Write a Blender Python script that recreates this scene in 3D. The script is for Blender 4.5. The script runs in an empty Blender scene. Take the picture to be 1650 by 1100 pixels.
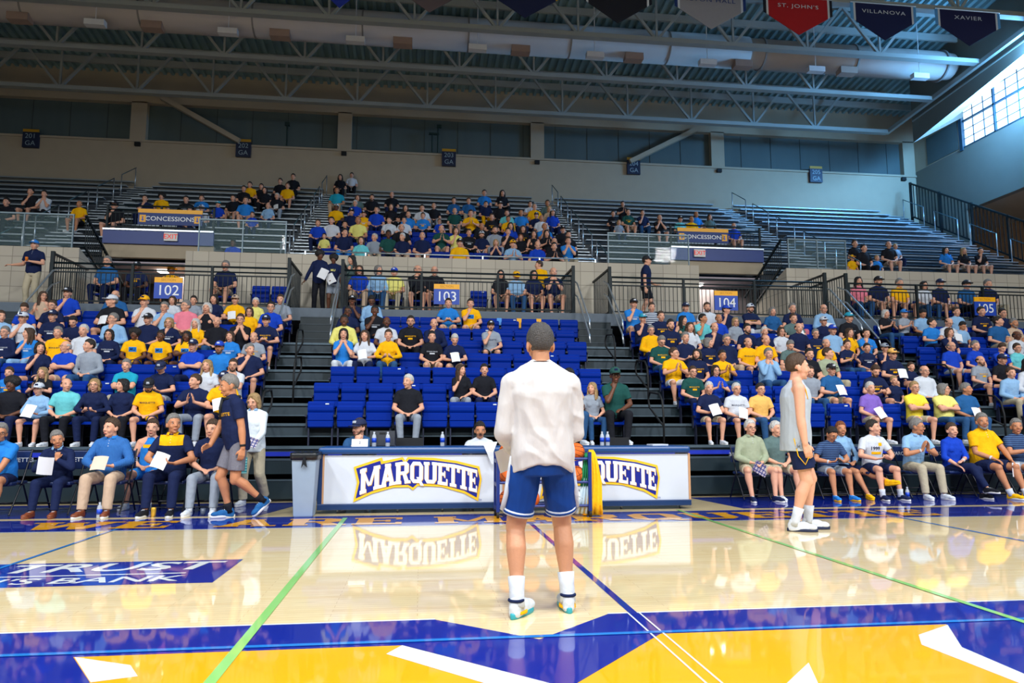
import bpy, math, random
import numpy as np
from mathutils import Vector, Matrix, Quaternion
from mathutils.bvhtree import BVHTree
S = bpy.context.scene
COL = S.collection
random.seed(7)
# ---------------------------------------------------------------- camera
FPX, YAW, PITCH, CAMH = 1170.0, math.radians(7.16), math.radians(6.68), 1.2
cd = bpy.data.cameras.new('camera'); cam = bpy.data.objects.new('camera', cd); COL.objects.link(cam)
cam.location = (0, 0, CAMH); cam.rotation_euler = (math.pi/2 + PITCH, 0, -YAW)
cd.sensor_width = 36; cd.lens = FPX/1650*36; cd.clip_start = .05; cd.clip_end = 300
S.camera = cam
# ---------------------------------------------------------------- world, lamps, exposure
W = bpy.data.worlds.new('world'); S.world = W; W.use_nodes = True
W.node_tree.nodes['Background'].inputs[0].default_value = (.62, .78, 1, 1)
W.node_tree.nodes['Background'].inputs[1].default_value = .085
S.view_settings.view_transform = 'Standard'; S.view_settings.look = 'None'; S.view_settings.gamma = 1
S.view_settings.exposure = 0.0
S.cycles.max_bounces = 6; S.cycles.diffuse_bounces = 3; S.cycles.glossy_bounces = 3
S.cycles.transparent_max_bounces = 12; S.cycles.sample_clamp_indirect = 4
S.cycles.use_denoising = True
def area(name, loc, target, size, power, color, sy=None, spread=180):
    l = bpy.data.lights.new(name, 'AREA'); l.energy = power; l.color = color; l.size = size
    l.spread = math.radians(spread)
    if sy: l.shape = 'RECTANGLE'; l.size_y = sy
    o = bpy.data.objects.new(name, l); COL.objects.link(o); o.location = loc
    d = Vector(target) - Vector(loc); o.rotation_euler = d.to_track_quat('-Z', 'Y').to_euler()
    return o
for x in (-17, -8.5, 0, 8.5, 17):
    for y in (-7, 1):
        area('court_lamp', (x, y, 13.2), (x*.9, y+8, 0), 1.4, 545, (.97, .985, 1), None, 125)
area('window_daylight', (23.15, 24, 14.2), (15, 31.5, 13.6), 7, 3000, (.16, .50, 1), 1.3)
# ---------------------------------------------------------------- materials
MT = {}
def nt(name):
    m = bpy.data.materials.new(name); m.use_nodes = True
    return m, m.node_tree, m.node_tree.nodes['Principled BSDF']
def mat(name, col, rough=.6, metal=0., noise=.06, scale=8., bump=0., bscale=40., emit=0., spec=.5, stretch=None, coat=0.):
    if name in MT: return MT[name]
    m, t, b = nt(name)
    n = t.nodes; L = t.links
    tc = n.new('ShaderNodeTexCoord'); no = n.new('ShaderNodeTexNoise'); no.inputs['Scale'].default_value = scale; no.inputs['Detail'].default_value = 3
    mp = n.new('ShaderNodeMapping'); L.new(tc.outputs['Object'], mp.inputs[0]); L.new(mp.outputs[0], no.inputs[0])
    if stretch: mp.inputs['Scale'].default_value = stretch
    mx = n.new('ShaderNodeMix'); mx.data_type = 'RGBA'
    c = np.array(col[:3], float)
    mx.inputs[6].default_value = (*np.clip(c*(1-noise), 0, 1), 1); mx.inputs[7].default_value = (*np.clip(c*(1+noise), 0, 1), 1)
    L.new(no.outputs[0], mx.inputs[0]); L.new(mx.outputs[2], b.inputs['Base Color'])
    b.inputs['Roughness'].default_value = rough; b.inputs['Metallic'].default_value = metal
    b.inputs['Specular IOR Level'].default_value = spec
    if coat: b.inputs['Coat Weight'].default_value = coat; b.inputs['Coat Roughness'].default_value = .08
    if bump:
        n2 = n.new('ShaderNodeTexNoise'); n2.inputs['Scale'].default_value = bscale; n2.inputs['Detail'].default_value = 4
        L.new(mp.outputs[0], n2.inputs[0])
        bp = n.new('ShaderNodeBump'); bp.inputs['Strength'].default_value = bump; bp.inputs['Distance'].default_value = .02
        L.new(n2.outputs[0], bp.inputs['Height']); L.new(bp.outputs[0], b.inputs['Normal'])
    if emit:
        b.inputs['Emission Color'].default_value = (*col[:3], 1); b.inputs['Emission Strength'].default_value = emit
    MT[name] = m; return m
def srgb(r, g, b):
    f = lambda v: ((v/255+.055)/1.055)**2.4 if v/255 > .04045 else v/255/12.92
    return (f(r), f(g), f(b))
GOLD = srgb(250, 178, 10); NAVY = srgb(18, 32, 74); ROYAL = srgb(8, 50, 168)
FAB = dict(N=('navy', srgb(22, 34, 72)), R=('royal blue', srgb(20, 66, 190)), S=('light blue', srgb(140, 182, 222)), T=('turquoise', srgb(32, 160, 190)),
  Y=('gold', srgb(250, 184, 12)), P=('pale yellow', srgb(232, 226, 128)), W=('white', srgb(206, 213, 224)), K=('black', srgb(26, 28, 36)),
  G=('grey', srgb(148, 158, 172)), E=('dark green', srgb(28, 78, 74)), I=('pink', srgb(232, 130, 150)), B=('beige', srgb(198, 172, 148)),
  M=('maroon', srgb(104, 28, 44)), U=('purple', srgb(132, 102, 196)), C=('bright blue', srgb(38, 128, 214)), D=('denim blue', srgb(44, 84, 130)),
  H=('khaki', srgb(184, 174, 150)), Q=('steel blue', srgb(36, 94, 152)), V=('grey-green', srgb(92, 116, 116)), A=('aqua', srgb(106, 200, 208)),
  O=('orange', srgb(240, 150, 40)), F=('yellow', srgb(244, 222, 70)), J=('sage green', srgb(160, 170, 144)), X=('striped navy', srgb(24, 40, 84)))
FAB['O'] = ('light orange', srgb(240, 190, 104))
def fabric(k):
    nm, c = FAB[k]; return mat(nm.replace(' ', '_')+'_fabric', c, .85, noise=.09, scale=14, bump=.55, bscale=16, spec=.2)
HAIRC = dict(k=('black', (.012, .010, .010)), d=('dark', (.022, .015, .011)), n=('brown', (.065, .034, .018)), y=('blond', (.42, .27, .12)),
  g=('grey', (.22, .21, .20)), w=('white', (.62, .61, .59)), r=('auburn', (.22, .07, .025)))
def hairmat(k): return mat(HAIRC[k][0]+'_hair', HAIRC[k][1], .6, noise=.5, scale=70, bump=.9, bscale=120, stretch=(1, 1, .22))
def skinmat(k): return mat(*{'L': ('light_skin', srgb(224, 166, 138)), 'M': ('tan_skin', srgb(196, 134, 98)), 'D': ('dark_skin', srgb(104, 66, 48))}[k], .5, noise=.07, scale=20, bump=.12, bscale=60, spec=.35)
EYEW = mat('eye_white', (.75, .73, .7), .3); IRIS = mat('eye_iris', (.03, .02, .015), .2)
LIP = mat('lips', srgb(178, 96, 86), .45); 
# ---------------------------------------------------------------- mesh helpers
class MB:
    def __init__(s): s.v = []; s.f = []; s.m = []
    def add(s, vs, fs, mi=0):
        o = len(s.v); s.v += [tuple(map(float, p)) for p in vs]; s.f += [tuple(i+o for i in f) for f in fs]; s.m += [mi]*len(fs); return s
    def box(s, x0, x1, y0, y1, z0, z1, mi=0):
        v = [(x, y, z) for z in (z0, z1) for y in (y0, y1) for x in (x0, x1)]
        return s.add(v, [(0, 2, 3, 1), (4, 5, 7, 6), (0, 1, 5, 4), (2, 6, 7, 3), (0, 4, 6, 2), (1, 3, 7, 5)], mi)
    def rings(s, rs, cap=True, mi=0):
        n = len(rs[0]); vs = [p for r in rs for p in r]; fs = []
        for i in range(len(rs)-1):
            for j in range(n): k = (j+1) % n; fs.append((i*n+j, i*n+k, (i+1)*n+k, (i+1)*n+j))
        if cap: fs.append(tuple(range(n-1, -1, -1))); fs.append(tuple((len(rs)-1)*n+j for j in range(n)))
        return s.add(vs, fs, mi)
    def tube(s, pts, r, n=8, mi=0, closed=False):
        P = [Vector(p) for p in pts]; rs = []; up = None
        for i, p in enumerate(P):
            a = P[(i-1) % len(P)] if closed or i else P[0]; b = P[(i+1) % len(P)] if closed or i < len(P)-1 else P[-1]
            d = (b-a).normalized()
            if up is None: up = d.orthogonal().normalized()
            up = (up-d*up.dot(d)).normalized(); w = d.cross(up)
            rr = r[i] if isinstance(r, (list, tuple)) else r
            rs.append([tuple(p+(up*math.cos(t)+w*math.sin(t))*rr) for t in [2*math.pi*k/n for k in range(n)]])
        if closed: rs.append(rs[0]); return s.rings(rs, False, mi)
        return s.rings(rs, True, mi)
    def bar(s, a, b, w, h=None, mi=0, up=(0, 0, 1)):
        h = h or w; a = Vector(a); b = Vector(b); d = (b-a).normalized(); u = Vector(up)
        if abs(d.dot(u)) > .98: u = Vector((0, 1, 0))
        sd = d.cross(u).normalized(); u = sd.cross(d)
        rs = [[tuple(p+sd*x*w/2+u*y*h/2) for x, y in ((-1, -1), (1, -1), (1, 1), (-1, 1))] for p in (a, b)]
        return s.rings(rs, True, mi)
    def prism(s, poly, ax, t0, t1, mi=0):
        def P(u, v, t): return {'x': (t, u, v), 'y': (u, t, v), 'z': (u, v, t)}[ax]
        n = len(poly); vs = [P(u, v, t0) for u, v in poly]+[P(u, v, t1) for u, v in poly]
        fs = [tuple(range(n)), tuple(range(2*n-1, n-1, -1))]+[(i, i+n, (i+1) % n+n, (i+1) % n) for i in range(n)]
        return s.add(vs, fs, mi)
    def lathe(s, prof, c=(0, 0, 0), n=16, mi=0):
        rs = [[(c[0]+r*math.cos(2*math.pi*k/n), c[1]+r*math.sin(2*math.pi*k/n), c[2]+z) for k in range(n)] for r, z in prof]
        return s.rings(rs, True, mi)
    def mesh(s, name, mats, smooth=False):
        me = bpy.data.meshes.new(name); me.from_pydata(s.v, [], s.f)
        if not isinstance(mats, (list, tuple)): mats = [mats]
        for m in mats: me.materials.append(m)
        me.polygons.foreach_set('material_index', s.m)
        if smooth: me.polygons.foreach_set('use_smooth', [True]*len(s.f))
        me.update(); return me
    def build(s, name, mats, parent=None, loc=(0, 0, 0), rot=(0, 0, 0), smooth=False, bevel=0, fix=True):
        me = s.mesh(name, mats, smooth)
        if fix:
            import bmesh
            bm = bmesh.new(); bm.from_mesh(me); bmesh.ops.recalc_face_normals(bm, faces=bm.faces); bm.to_mesh(me); bm.free()
        o = link(name, me, parent, loc, rot)
        if bevel:
            b = o.modifiers.new('bevel', 'BEVEL'); b.width = bevel; b.segments = 2; b.limit_method = 'ANGLE'
        return o
def link(name, data, parent=None, loc=(0, 0, 0), rot=(0, 0, 0)):
    o = bpy.data.objects.new(name, data); COL.objects.link(o); o.location = loc; o.rotation_euler = rot
    if parent: o.parent = parent
    return o
def tag(o, label, cat, group=None):
    for a_, b_ in SN.items(): label = label.replace(a_, b_)
    o['label'] = label; o['category'] = cat
    if group: o['group'] = group
    return o
def thing(name, label, cat, loc=(0, 0, 0), rz=0, group=None): return tag(link(name, None, None, loc, (0, 0, rz)), label, cat, group)
def struct(o): o['kind'] = 'structure'; return o
def copy_tree(o, loc, rz=None):
    c = o.copy(); COL.objects.link(c); c.location = loc
    if rz is not None: c.rotation_euler = (0, 0, rz)
    for ch in o.children:
        d = ch.copy(); COL.objects.link(d); d.parent = c
        for g in ch.children: e = g.copy(); COL.objects.link(e); e.parent = d
    return c
ORD = ['first', 'second', 'third', 'fourth', 'fifth', 'sixth', 'seventh', 'eighth', 'ninth', 'tenth', 'eleventh', 'twelfth', 'thirteenth', 'fourteenth', 'fifteenth',
 'sixteenth', 'seventeenth', 'eighteenth', 'nineteenth', 'twentieth', 'twenty-first', 'twenty-second', 'twenty-third', 'twenty-fourth', 'twenty-fifth', 'twenty-sixth', 'twenty-seventh', 'twenty-eighth', 'twenty-ninth', 'thirtieth', 'thirty-first', 'thirty-second']
SN = {'101': 'one-oh-one', '102': 'one-oh-two', '103': 'one-oh-three', '104': 'one-oh-four', '105': 'one-oh-five', '201': 'two-oh-one', '202': 'two-oh-two', '203': 'two-oh-three', '204': 'two-oh-four', '205': 'two-oh-five'}
_fc = {}
def text_mesh(body, size=1., bold=0., shear=0., wide=1., spacing=1.):
    k = (body, bold, shear, wide, spacing)
    if k not in _fc:
        c = bpy.data.curves.new('lettering', 'FONT'); c.body = body; c.size = 1; c.offset = bold; c.shear = shear; c.align_x = 'CENTER'; c.align_y = 'CENTER'; c.space_character = spacing; c.resolution_u = 3
        o = bpy.data.objects.new('tmp', c); COL.objects.link(o); dg = bpy.context.evaluated_depsgraph_get()
        me = bpy.data.meshes.new_from_object(o.evaluated_get(dg)); v = [(p.co.x*wide, p.co.y) for p in me.vertices]; f = [tuple(q.vertices) for q in me.polygons]
        bpy.data.objects.remove(o); bpy.data.curves.remove(c); bpy.data.meshes.remove(me); _fc[k] = (v, f)
    v, f = _fc[k]; return [(x*size, y*size) for x, y in v], f
def lettering(mb, body, c, size, plane='xz', mi=0, flip=1, **kw):
    v, f = text_mesh(body, size, **kw)
    if plane == 'xz': vs = [(c[0]+x, c[1], c[2]+y) for x, y in v]
    elif plane == 'xy': vs = [(c[0]+x, c[1]+y, c[2]) for x, y in v]
    return mb.add(vs, f, mi)
# slab letters drawn by hand: lists of convex polygons in a unit-high box
def slab(ch):
    st, sh, sv = .25, .15, .06
    def R(a, b, c, d): return [(a, c), (b, c), (b, d), (a, d)]
    def stem(x): return [R(x, x+st, 0, 1), R(x-sv, x+st+sv, 0, sh), R(x-sv, x+st+sv, 1-sh, 1)]
    if ch == 'M': return stem(.06)+stem(.84)+[[(.2, 1), (.06, 1), (.46, .25), (.60, .25)], [(.95, 1), (.72+.1, 1), (.5, .25), (.66, .25)]], 1.15
    if ch == 'W': return [[(.0, 1), (.25, 1), (.44, 0), (.22, 0)], [(.22, 0), (.44, 0), (.64, .85), (.47, .85)], [(.47, .85), (.64, .85), (.90, 0), (.68, 0)], [(.68, 0), (.90, 0), (1.12, 1), (.87, 1)], R(-.07, .33, .87, 1), R(.79, 1.19, .87, 1), R(.40, .70, .80, .92)], 1.12
    if ch == 'A': return [[(.06, 0), (.30, 0), (.56, 1), (.34, 1)], [(.84, 0), (.60, 0), (.34, 1), (.56, 1)], R(.24, .66, .24, .40), R(0, .36, 0, .13), R(.54, .90, 0, .13), R(.28, .62, .88, 1)], .9
    if ch == 'R': return stem(.06)+[R(.3, .66, .85, 1), R(.3, .66, .42, .56), [(.56, .42), (.66, .42), (.82, .52), (.82, .90), (.66, 1), (.56, 1)], [(.44, .45), (.66, .45), (.88, .0), (.62, 0)], R(.58, .94, 0, .13)], .92
    if ch == 'Q': return [R(.02, .26, .2, .8), R(.6, .84, .2, .8), R(.2, .66, 0, .17), R(.2, .66, .83, 1), [(.02, .2), (.2, 0), (.3, .17), (.26, .2)], [(.84, .2), (.66, 0), (.56, .17), (.6, .2)], [(.02, .8), (.26, .8), (.3, .83), (.2, 1)], [(.84, .8), (.6, .8), (.56, .83), (.66, 1)], [(.42, .28), (.6, .28), (.92, -.12), (.70, -.12)]], .9
    if ch == 'U': return [R(.04, .29, .2, 1), R(.57, .82, .2, 1), R(-.02, .35, .87, 1), R(.51, .88, .87, 1), R(.2, .66, 0, .17), [(.04, .2), (.2, 0), (.3, .17), (.29, .2)], [(.82, .2), (.66, 0), (.56, .17), (.57, .2)]], .86
    if ch == 'E': return stem(.06)+[R(.3, .76, 0, .15), R(.3, .76, .85, 1), R(.3, .58, .43, .57), R(.66, .76, .1, .30), R(.66, .76, .70, .9), R(.5, .58, .35, .65)], .8
    if ch == 'T': return [R(.28, .53, 0, 1), R(.16, .65, 0, .14), R(0, .81, .85, 1), R(0, .10, .68, .9), R(.71, .81, .68, .9)], .82
    return [], .4
def slab_text(word, x0, x1, gap=.1):
    tot = sum(slab(c)[1] for c in word)+gap*(len(word)-1); k = (x1-x0)/tot; x = x0; out = []
    for c in word:
        ps, w = slab(c)
        out += [[(x+a*k, b) for a, b in p] for p in ps]; x += (w+gap)*k
    return out

EMB = {'gold': [[(-1.784, 4.222), (-0.081, 4.216), (0.621, 3.537), (0.974, 2.438), (-1.756, 2.781), (-1.527, 3.807)], [(1.41, 4.26), (3.204, 4.236), (2.957, 3.8), (2.941, 3.368), (2.932, 2.625), (2.49, 2.248), (0.064, 2.553), (0.75, 3.513)]], 'white': [[(-1.778, 4.221), (-1.437, 4.048), (-1.336, 3.869), (-1.524, 3.807)], [(-0.081, 4.216), (-0.162, 4.071), (0.316, 3.567), (0.772, 2.841), (1.24, 2.782), (0.62, 3.529)], [(3.202, 4.222), (2.883, 4.049), (2.769, 3.869), (2.815, 3.228), (2.821, 2.53), (2.932, 2.625), (2.941, 3.368), (2.957, 3.8)], [(1.987, 3.657), (1.729, 3.39), (1.618, 3.251), (1.812, 3.227), (1.874, 3.371)]], 'blue': [[(0.062, 4.221), (1.41, 4.26), (0.75, 3.513), (0.064, 2.553), (0.974, 2.438), (0.62, 3.529), (-0.057, 4.201)]]}
LOGO = {'outer': [(-0.911, 0.155), (-0.863, 0.425), (-0.915, 0.638), (-0.526, 0.769), (-0.512, 0.717), (-0.236, 0.772), (-0.202, 0.72), (-0.169, 0.771), (0.192, 0.761), (0.521, 0.715), (0.847, 0.635), (0.881, 0.457), (0.832, 0.15), (0.634, 0.26), (0.306, 0.354), (-0.02, 0.372), (-0.088, 0.311), (-0.149, 0.354), (-0.363, 0.35), (-0.66, 0.268)], 'inner': [(-0.877, 0.207), (-0.829, 0.429), (-0.88, 0.617), (-0.55, 0.722), (-0.537, 0.674), (-0.252, 0.737), (-0.202, 0.677), (-0.151, 0.741), (0.192, 0.726), (0.521, 0.681), (0.821, 0.605), (0.853, 0.457), (0.81, 0.202), (0.634, 0.297), (0.305, 0.386), (-0.025, 0.405), (-0.088, 0.35), (-0.158, 0.387), (-0.364, 0.382), (-0.661, 0.304)]}
# ================================================================ FLOOR AND COURT
def wood():
    m, t, b = nt('maple_floor'); n = t.nodes; L = t.links
    tc = n.new('ShaderNodeTexCoord'); br = n.new('ShaderNodeTexBrick'); L.new(tc.outputs['Object'], br.inputs[0])
    br.inputs['Scale'].default_value = 1; br.inputs['Brick Width'].default_value = 1.1; br.inputs['Row Height'].default_value = .057; br.inputs['Mortar Size'].default_value = .0012
    br.inputs['Color1'].default_value = (*srgb(252, 234, 186), 1); br.inputs['Color2'].default_value = (*srgb(246, 222, 168), 1); br.inputs['Mortar'].default_value = (*srgb(196, 160, 112), 1); br.inputs['Bias'].default_value = -.2
    mp = n.new('ShaderNodeMapping'); L.new(tc.outputs['Object'], mp.inputs[0]); mp.inputs['Scale'].default_value = (1.5, 40, 1)
    no = n.new('ShaderNodeTexNoise'); no.inputs['Scale'].default_value = 3; no.inputs['Detail'].default_value = 5; L.new(mp.outputs[0], no.inputs[0])
    mx = n.new('ShaderNodeMix'); mx.data_type = 'RGBA'; mx.blend_type = 'MULTIPLY'; mx.inputs[0].default_value = 1
    cr = n.new('ShaderNodeValToRGB'); cr.color_ramp.elements[0].color = (.88, .84, .78, 1); cr.color_ramp.elements[0].position = .3; cr.color_ramp.elements[1].color = (1.06, 1.04, 1.02, 1); cr.color_ramp.elements[1].position = .65
    L.new(no.outputs[0], cr.inputs[0]); L.new(br.outputs[0], mx.inputs[6]); L.new(cr.outputs[0], mx.inputs[7]); L.new(mx.outputs[2], b.inputs['Base Color'])
    b.inputs['Roughness'].default_value = .35; b.inputs['Coat Weight'].default_value = 1; b.inputs['Coat Roughness'].default_value = .03; b.inputs['Coat IOR'].default_value = 1.47
    bp = n.new('ShaderNodeBump'); bp.inputs['Strength'].default_value = .05; bp.inputs['Distance'].default_value = .004
    mp2 = n.new('ShaderNodeMapping'); L.new(tc.outputs['Object'], mp2.inputs[0]); mp2.inputs['Scale'].default_value = (.8, 9, 1)
    n3 = n.new('ShaderNodeTexNoise'); n3.inputs['Scale'].default_value = 2.2; L.new(mp2.outputs[0], n3.inputs[0]); L.new(n3.outputs[0], bp.inputs['Height']); L.new(bp.outputs[0], b.inputs['Coat Normal'])
    return m
def paint(name, c):
    m = mat(name, c, .4, noise=.03, scale=3); b = m.node_tree.nodes['Principled BSDF']
    b.inputs['Coat Weight'].default_value = 1; b.inputs['Coat Roughness'].default_value = .04; b.inputs['Coat IOR'].default_value = 1.36; b.inputs['Specular IOR Level'].default_value = .2; return m
PB, PG, PW, PL, PGR, PN = paint('court_blue', srgb(0, 34, 150)), paint('court_gold', srgb(252, 178, 0)), paint('court_white', srgb(232, 238, 240)), paint('court_light_blue', srgb(26, 126, 214)), paint('court_green', srgb(146, 214, 120)), paint('court_navy', srgb(10, 38, 104))
floor = struct(MB().add([(-34, -14, 0), (30, -14, 0), (30, 12.6, 0), (-34, 12.6, 0)], [(0, 1, 2, 3)]).build('floor', wood(), fix=False))
struct(MB().add([(-34, 12.6, -.01), (30, 12.6, -.01), (30, 33, -.01), (-34, 33, -.01)], [(0, 1, 2, 3)]).build('floor_under_stands', mat('concrete', (.2, .2, .2), .9), fix=False))
def mark(name, polys, m, z): 
    b = MB()
    for i_, p in enumerate(polys):
        zz = z+.00025*(i_ % 9 if len(polys) > 12 else 0)
        a = sum(p[i][0]*p[(i+1) % len(p)][1]-p[(i+1) % len(p)][0]*p[i][1] for i in range(len(p)))
        if a < 0: p = p[::-1]
        b.add([(x, y, zz) for x, y in p], [tuple(range(len(p)))])
    return b.build(name, m, floor, fix=False)
def rc(x0, x1, y0, y1): return [(x0, y0), (x1, y0), (x1, y1), (x0, y1)]
mark('painted_apron', [rc(-30, 28, 9.13, 10.22)], PB, .001)
mark('painted_bench_apron', [[(-30, 10.42), (-2.15, 10.42), (-1.75, 12.1), (-30, 12.1)], [(4.75, 10.42), (28, 10.42), (28, 12.1), (4.55, 12.1)]], PB, .001)
tx = []
for w, a, b_ in (('WE', -4.68, -2.98), ('ARE', -2.46, -.18), ('MARQUETTE', .20, 7.15)):
    tx += [[(x, 9.30+y*.66) for x, y in p] for p in slab_text(w, a, b_)]
mark('apron_lettering', tx, PG, .0025)
mark('apron_border', [rc(-30, 28, 9.09, 9.13)], PW, .0015)
# sponsor panel
mark('sponsor_panel', [rc(-7.6, -1.58, 6.05, 7.05)], PB, .001)
b = MB()
lettering(b, 'TRUST', (-2.62, 6.77, .0025), .50, 'xy', bold=.022, shear=.15, wide=1.16)
lettering(b, "N'S BANK", (-2.68, 6.24, .0025), .30, 'xy', bold=.016, shear=.1, wide=1.22)
b.add([(-7, 6.44, .0025), (-1.9, 6.44, .0025), (-1.9, 6.475, .0025), (-7, 6.475, .0025)], [(0, 1, 2, 3)])
b.build('sponsor_lettering', PW, floor, fix=False)
# centre emblem
mark('emblem_blue', [[(-20, 2.0), (-20, 4.74), (.11, 4.74), (.69, 4.24), (1.22, 4.74), (20, 4.74), (20, 2.0)]], PB, .001)
mark('emblem_border', [[(-20, 4.74), (.11, 4.74), (.11, 4.765), (-20, 4.765)], [(1.22, 4.74), (20, 4.74), (20, 4.765), (1.22, 4.765)]], PW, .0012)
mark('emblem_gold', EMB['gold'], PG, .002)
mark('emblem_white', EMB['white'], PW, .003)
mark('emblem_inner_blue', EMB['blue'], PB, .0026)
mark('centre_line', [rc(1.36, 1.415, 4.74, 9.13)], PB, .0015)
mark('centre_line_edge', [rc(1.345, 1.357, 2, 4.75), rc(1.42, 1.432, 2, 4.75)], PW, .004)
mark('green_line', [rc(-.995, -.935, 1.5, 10.0), rc(3.69, 3.745, 1.5, 10.35)], PGR, .0045)
mark('light_blue_line', [rc(-20, 20, 4.27, 4.315)], PL, .0042)
mark('light_blue_side_line', [rc(-3.55, -3.51, 2, 10.1), rc(6.31, 6.36, 2, 10.1)], PL, .0042)
# ================================================================ LOWER TELESCOPIC STANDS
STEEL = mat('dark_green_steel', srgb(12, 34, 42), .5, noise=.12, scale=3)
GREYF = mat('grey_riser', srgb(40, 56, 66), .5, noise=.14, scale=4)
EDGE = mat('aluminium_edge', srgb(88, 106, 118), .4, .5, noise=.1)
BLACK = mat('black_rubber', srgb(10, 14, 18), .7)
RAILM = mat('black_rail_paint', srgb(8, 26, 32), .5, spec=.3)
ALU = mat('brushed_aluminium', srgb(196, 206, 214), .32, .75, noise=.1, scale=20)
BLUEP = mat('blue_valance', srgb(10, 40, 170), .5)
def row_y(i): return 12.4+.8*(i-1)      # front edge of row i
def row_z(i): return .87+.375*(i-1)
SEC = [('101', -20, -10.35), ('102', -9.4, -3.02), ('103', -2.05, 3.98), ('104', 4.95, 10.75), ('105', 11.7, 20.2)]
AIS = [(-10.35, -9.4), (-3.02, -2.05), (3.98, 4.95), (10.75, 11.7)]
def bleacher(x0, x1, nm, lab, aisle):
    t = thing(nm, lab, 'bleacher', ((x0+x1)/2, 12.4, 0)); cx = (x0+x1)/2
    for i in range(1, 8):
        y = row_y(i)-12.4; z = row_z(i); b = MB()
        b.box(x0-cx, x1-cx, y, y+.82 if i < 7 else y+1.15, z-.03, z, 0)
        b.box(x0-cx, x1-cx, y-.012, y+.012, z-.035, z+.012, 2)
        b.box(x0-cx, x1-cx, y+.02, y+.05, z-.205, z-.035, 1)
        b.box(x0-cx, x1-cx, y+.01, y+.05, z-.225, z-.205, 2)
        b.build('tread', [STEEL, GREYF if aisle else STEEL, EDGE], t)
    b = MB(); b.box(x0-cx, x1-cx, -.02, 0, .72, .79); b.build('valance', BLUEP, t)
    b = MB()
    b.box(x0-cx, x1-cx, .02, .06, .43, .70, 0); b.box(x0-cx, x1-cx, 0, .05, .665, .68, 1); b.box(x0-cx, x1-cx, -.12, .04, .04, .33, 0); b.box(x0-cx, x1-cx, -.13, .05, .33, .345, 1)
    b.box(x0-cx, x1-cx, .35, .37, 0, .8, 2)
    b.build('front_panel', [STEEL, EDGE, BLACK], t)
    b = MB()
    for i in range(1, 8): b.box(x0-cx, x1-cx, row_y(i)-12.4+.42, row_y(i)-12.4+.45, 0, row_z(i)-.04)
    b.build('understructure', BLACK, t)
    return t
for s, a, c in SEC: bleacher(a, c, 'bleacher_section', 'dark telescopic bleacher decks carrying the blue seats of section '+s, False)
for (a, c), n in zip(AIS, ('beside the standing man in a cap', 'between sections 102 and 103', 'between sections 103 and 104', 'between sections 104 and 105')):
    t = bleacher(a, c, 'bleacher_aisle', 'open stepped bleacher aisle with grey risers '+n, True)
    b = MB(); w = (c-a)/2-.02
    for k in range(5): b.box(-w, w, 5.55+.16*k, 6.6, 3.12+.2*k, 3.12+.2*(k+1), 0); b.box(-w, w, 5.54+.16*k, 5.56+.16*k, 3.30+.2*k, 3.325+.2*k, 1)
    b.build('stair_flight', [STEEL, GREYF], t)
# rear platform with wall behind
PZ = 4.15
plat = struct(MB().box(-20, 20.2, 18.45, 20.62, PZ-.32, PZ).build('floor_platform', mat('platform_grey', srgb(84, 98, 112), .5, noise=.1)))
for a, c in AIS: pass
def cmu():
    m, t, b = nt('block_wall'); n = t.nodes; L = t.links
    tc = n.new('ShaderNodeTexCoord'); mp = n.new('ShaderNodeMapping'); L.new(tc.outputs['Object'], mp.inputs[0]); mp.inputs['Rotation'].default_value = (math.pi/2, 0, 0)
    br = n.new('ShaderNodeTexBrick'); L.new(mp.outputs[0], br.inputs[0]); br.inputs['Scale'].default_value = 1; br.inputs['Brick Width'].default_value = .42; br.inputs['Row Height'].default_value = .41; br.inputs['Mortar Size'].default_value = .008; br.offset = 0
    br.inputs['Color1'].default_value = (*srgb(196, 188, 172), 1); br.inputs['Color2'].default_value = (*srgb(182, 174, 160), 1); br.inputs['Mortar'].default_value = (*srgb(140, 132, 120), 1)
    L.new(br.outputs[0], b.inputs['Base Color']); b.inputs['Roughness'].default_value = .85; return m
CMU = cmu()
BEIGE = mat('beige_plaster', srgb(178, 164, 142), .9, noise=.06, scale=2)
def wallbox(name, x0, x1, y0, y1, z0, z1, m=CMU): return struct(MB().box(x0, x1, y0, y1, z0, z1).build(name, m))
for a, c in ((-20, -9.45), (-6.29, 8.06), (11.25, 24)): wallbox('wall_block', a, c, 20.6, 20.85, 0, 6.02)
for a in (-9.45, -6.29-.2, 8.06, 11.05):
    nm = 'wall_portal_side'; inner = a in (-9.45, 11.05)
    poly = [(20.6, 3.9), (23.6, 3.9), (23.6, 6.0 if not inner else 5.0), (20.6, 6.02)]
    struct(MB().prism(poly, 'x', a-.0, a+.2).build(nm, CMU))
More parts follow.
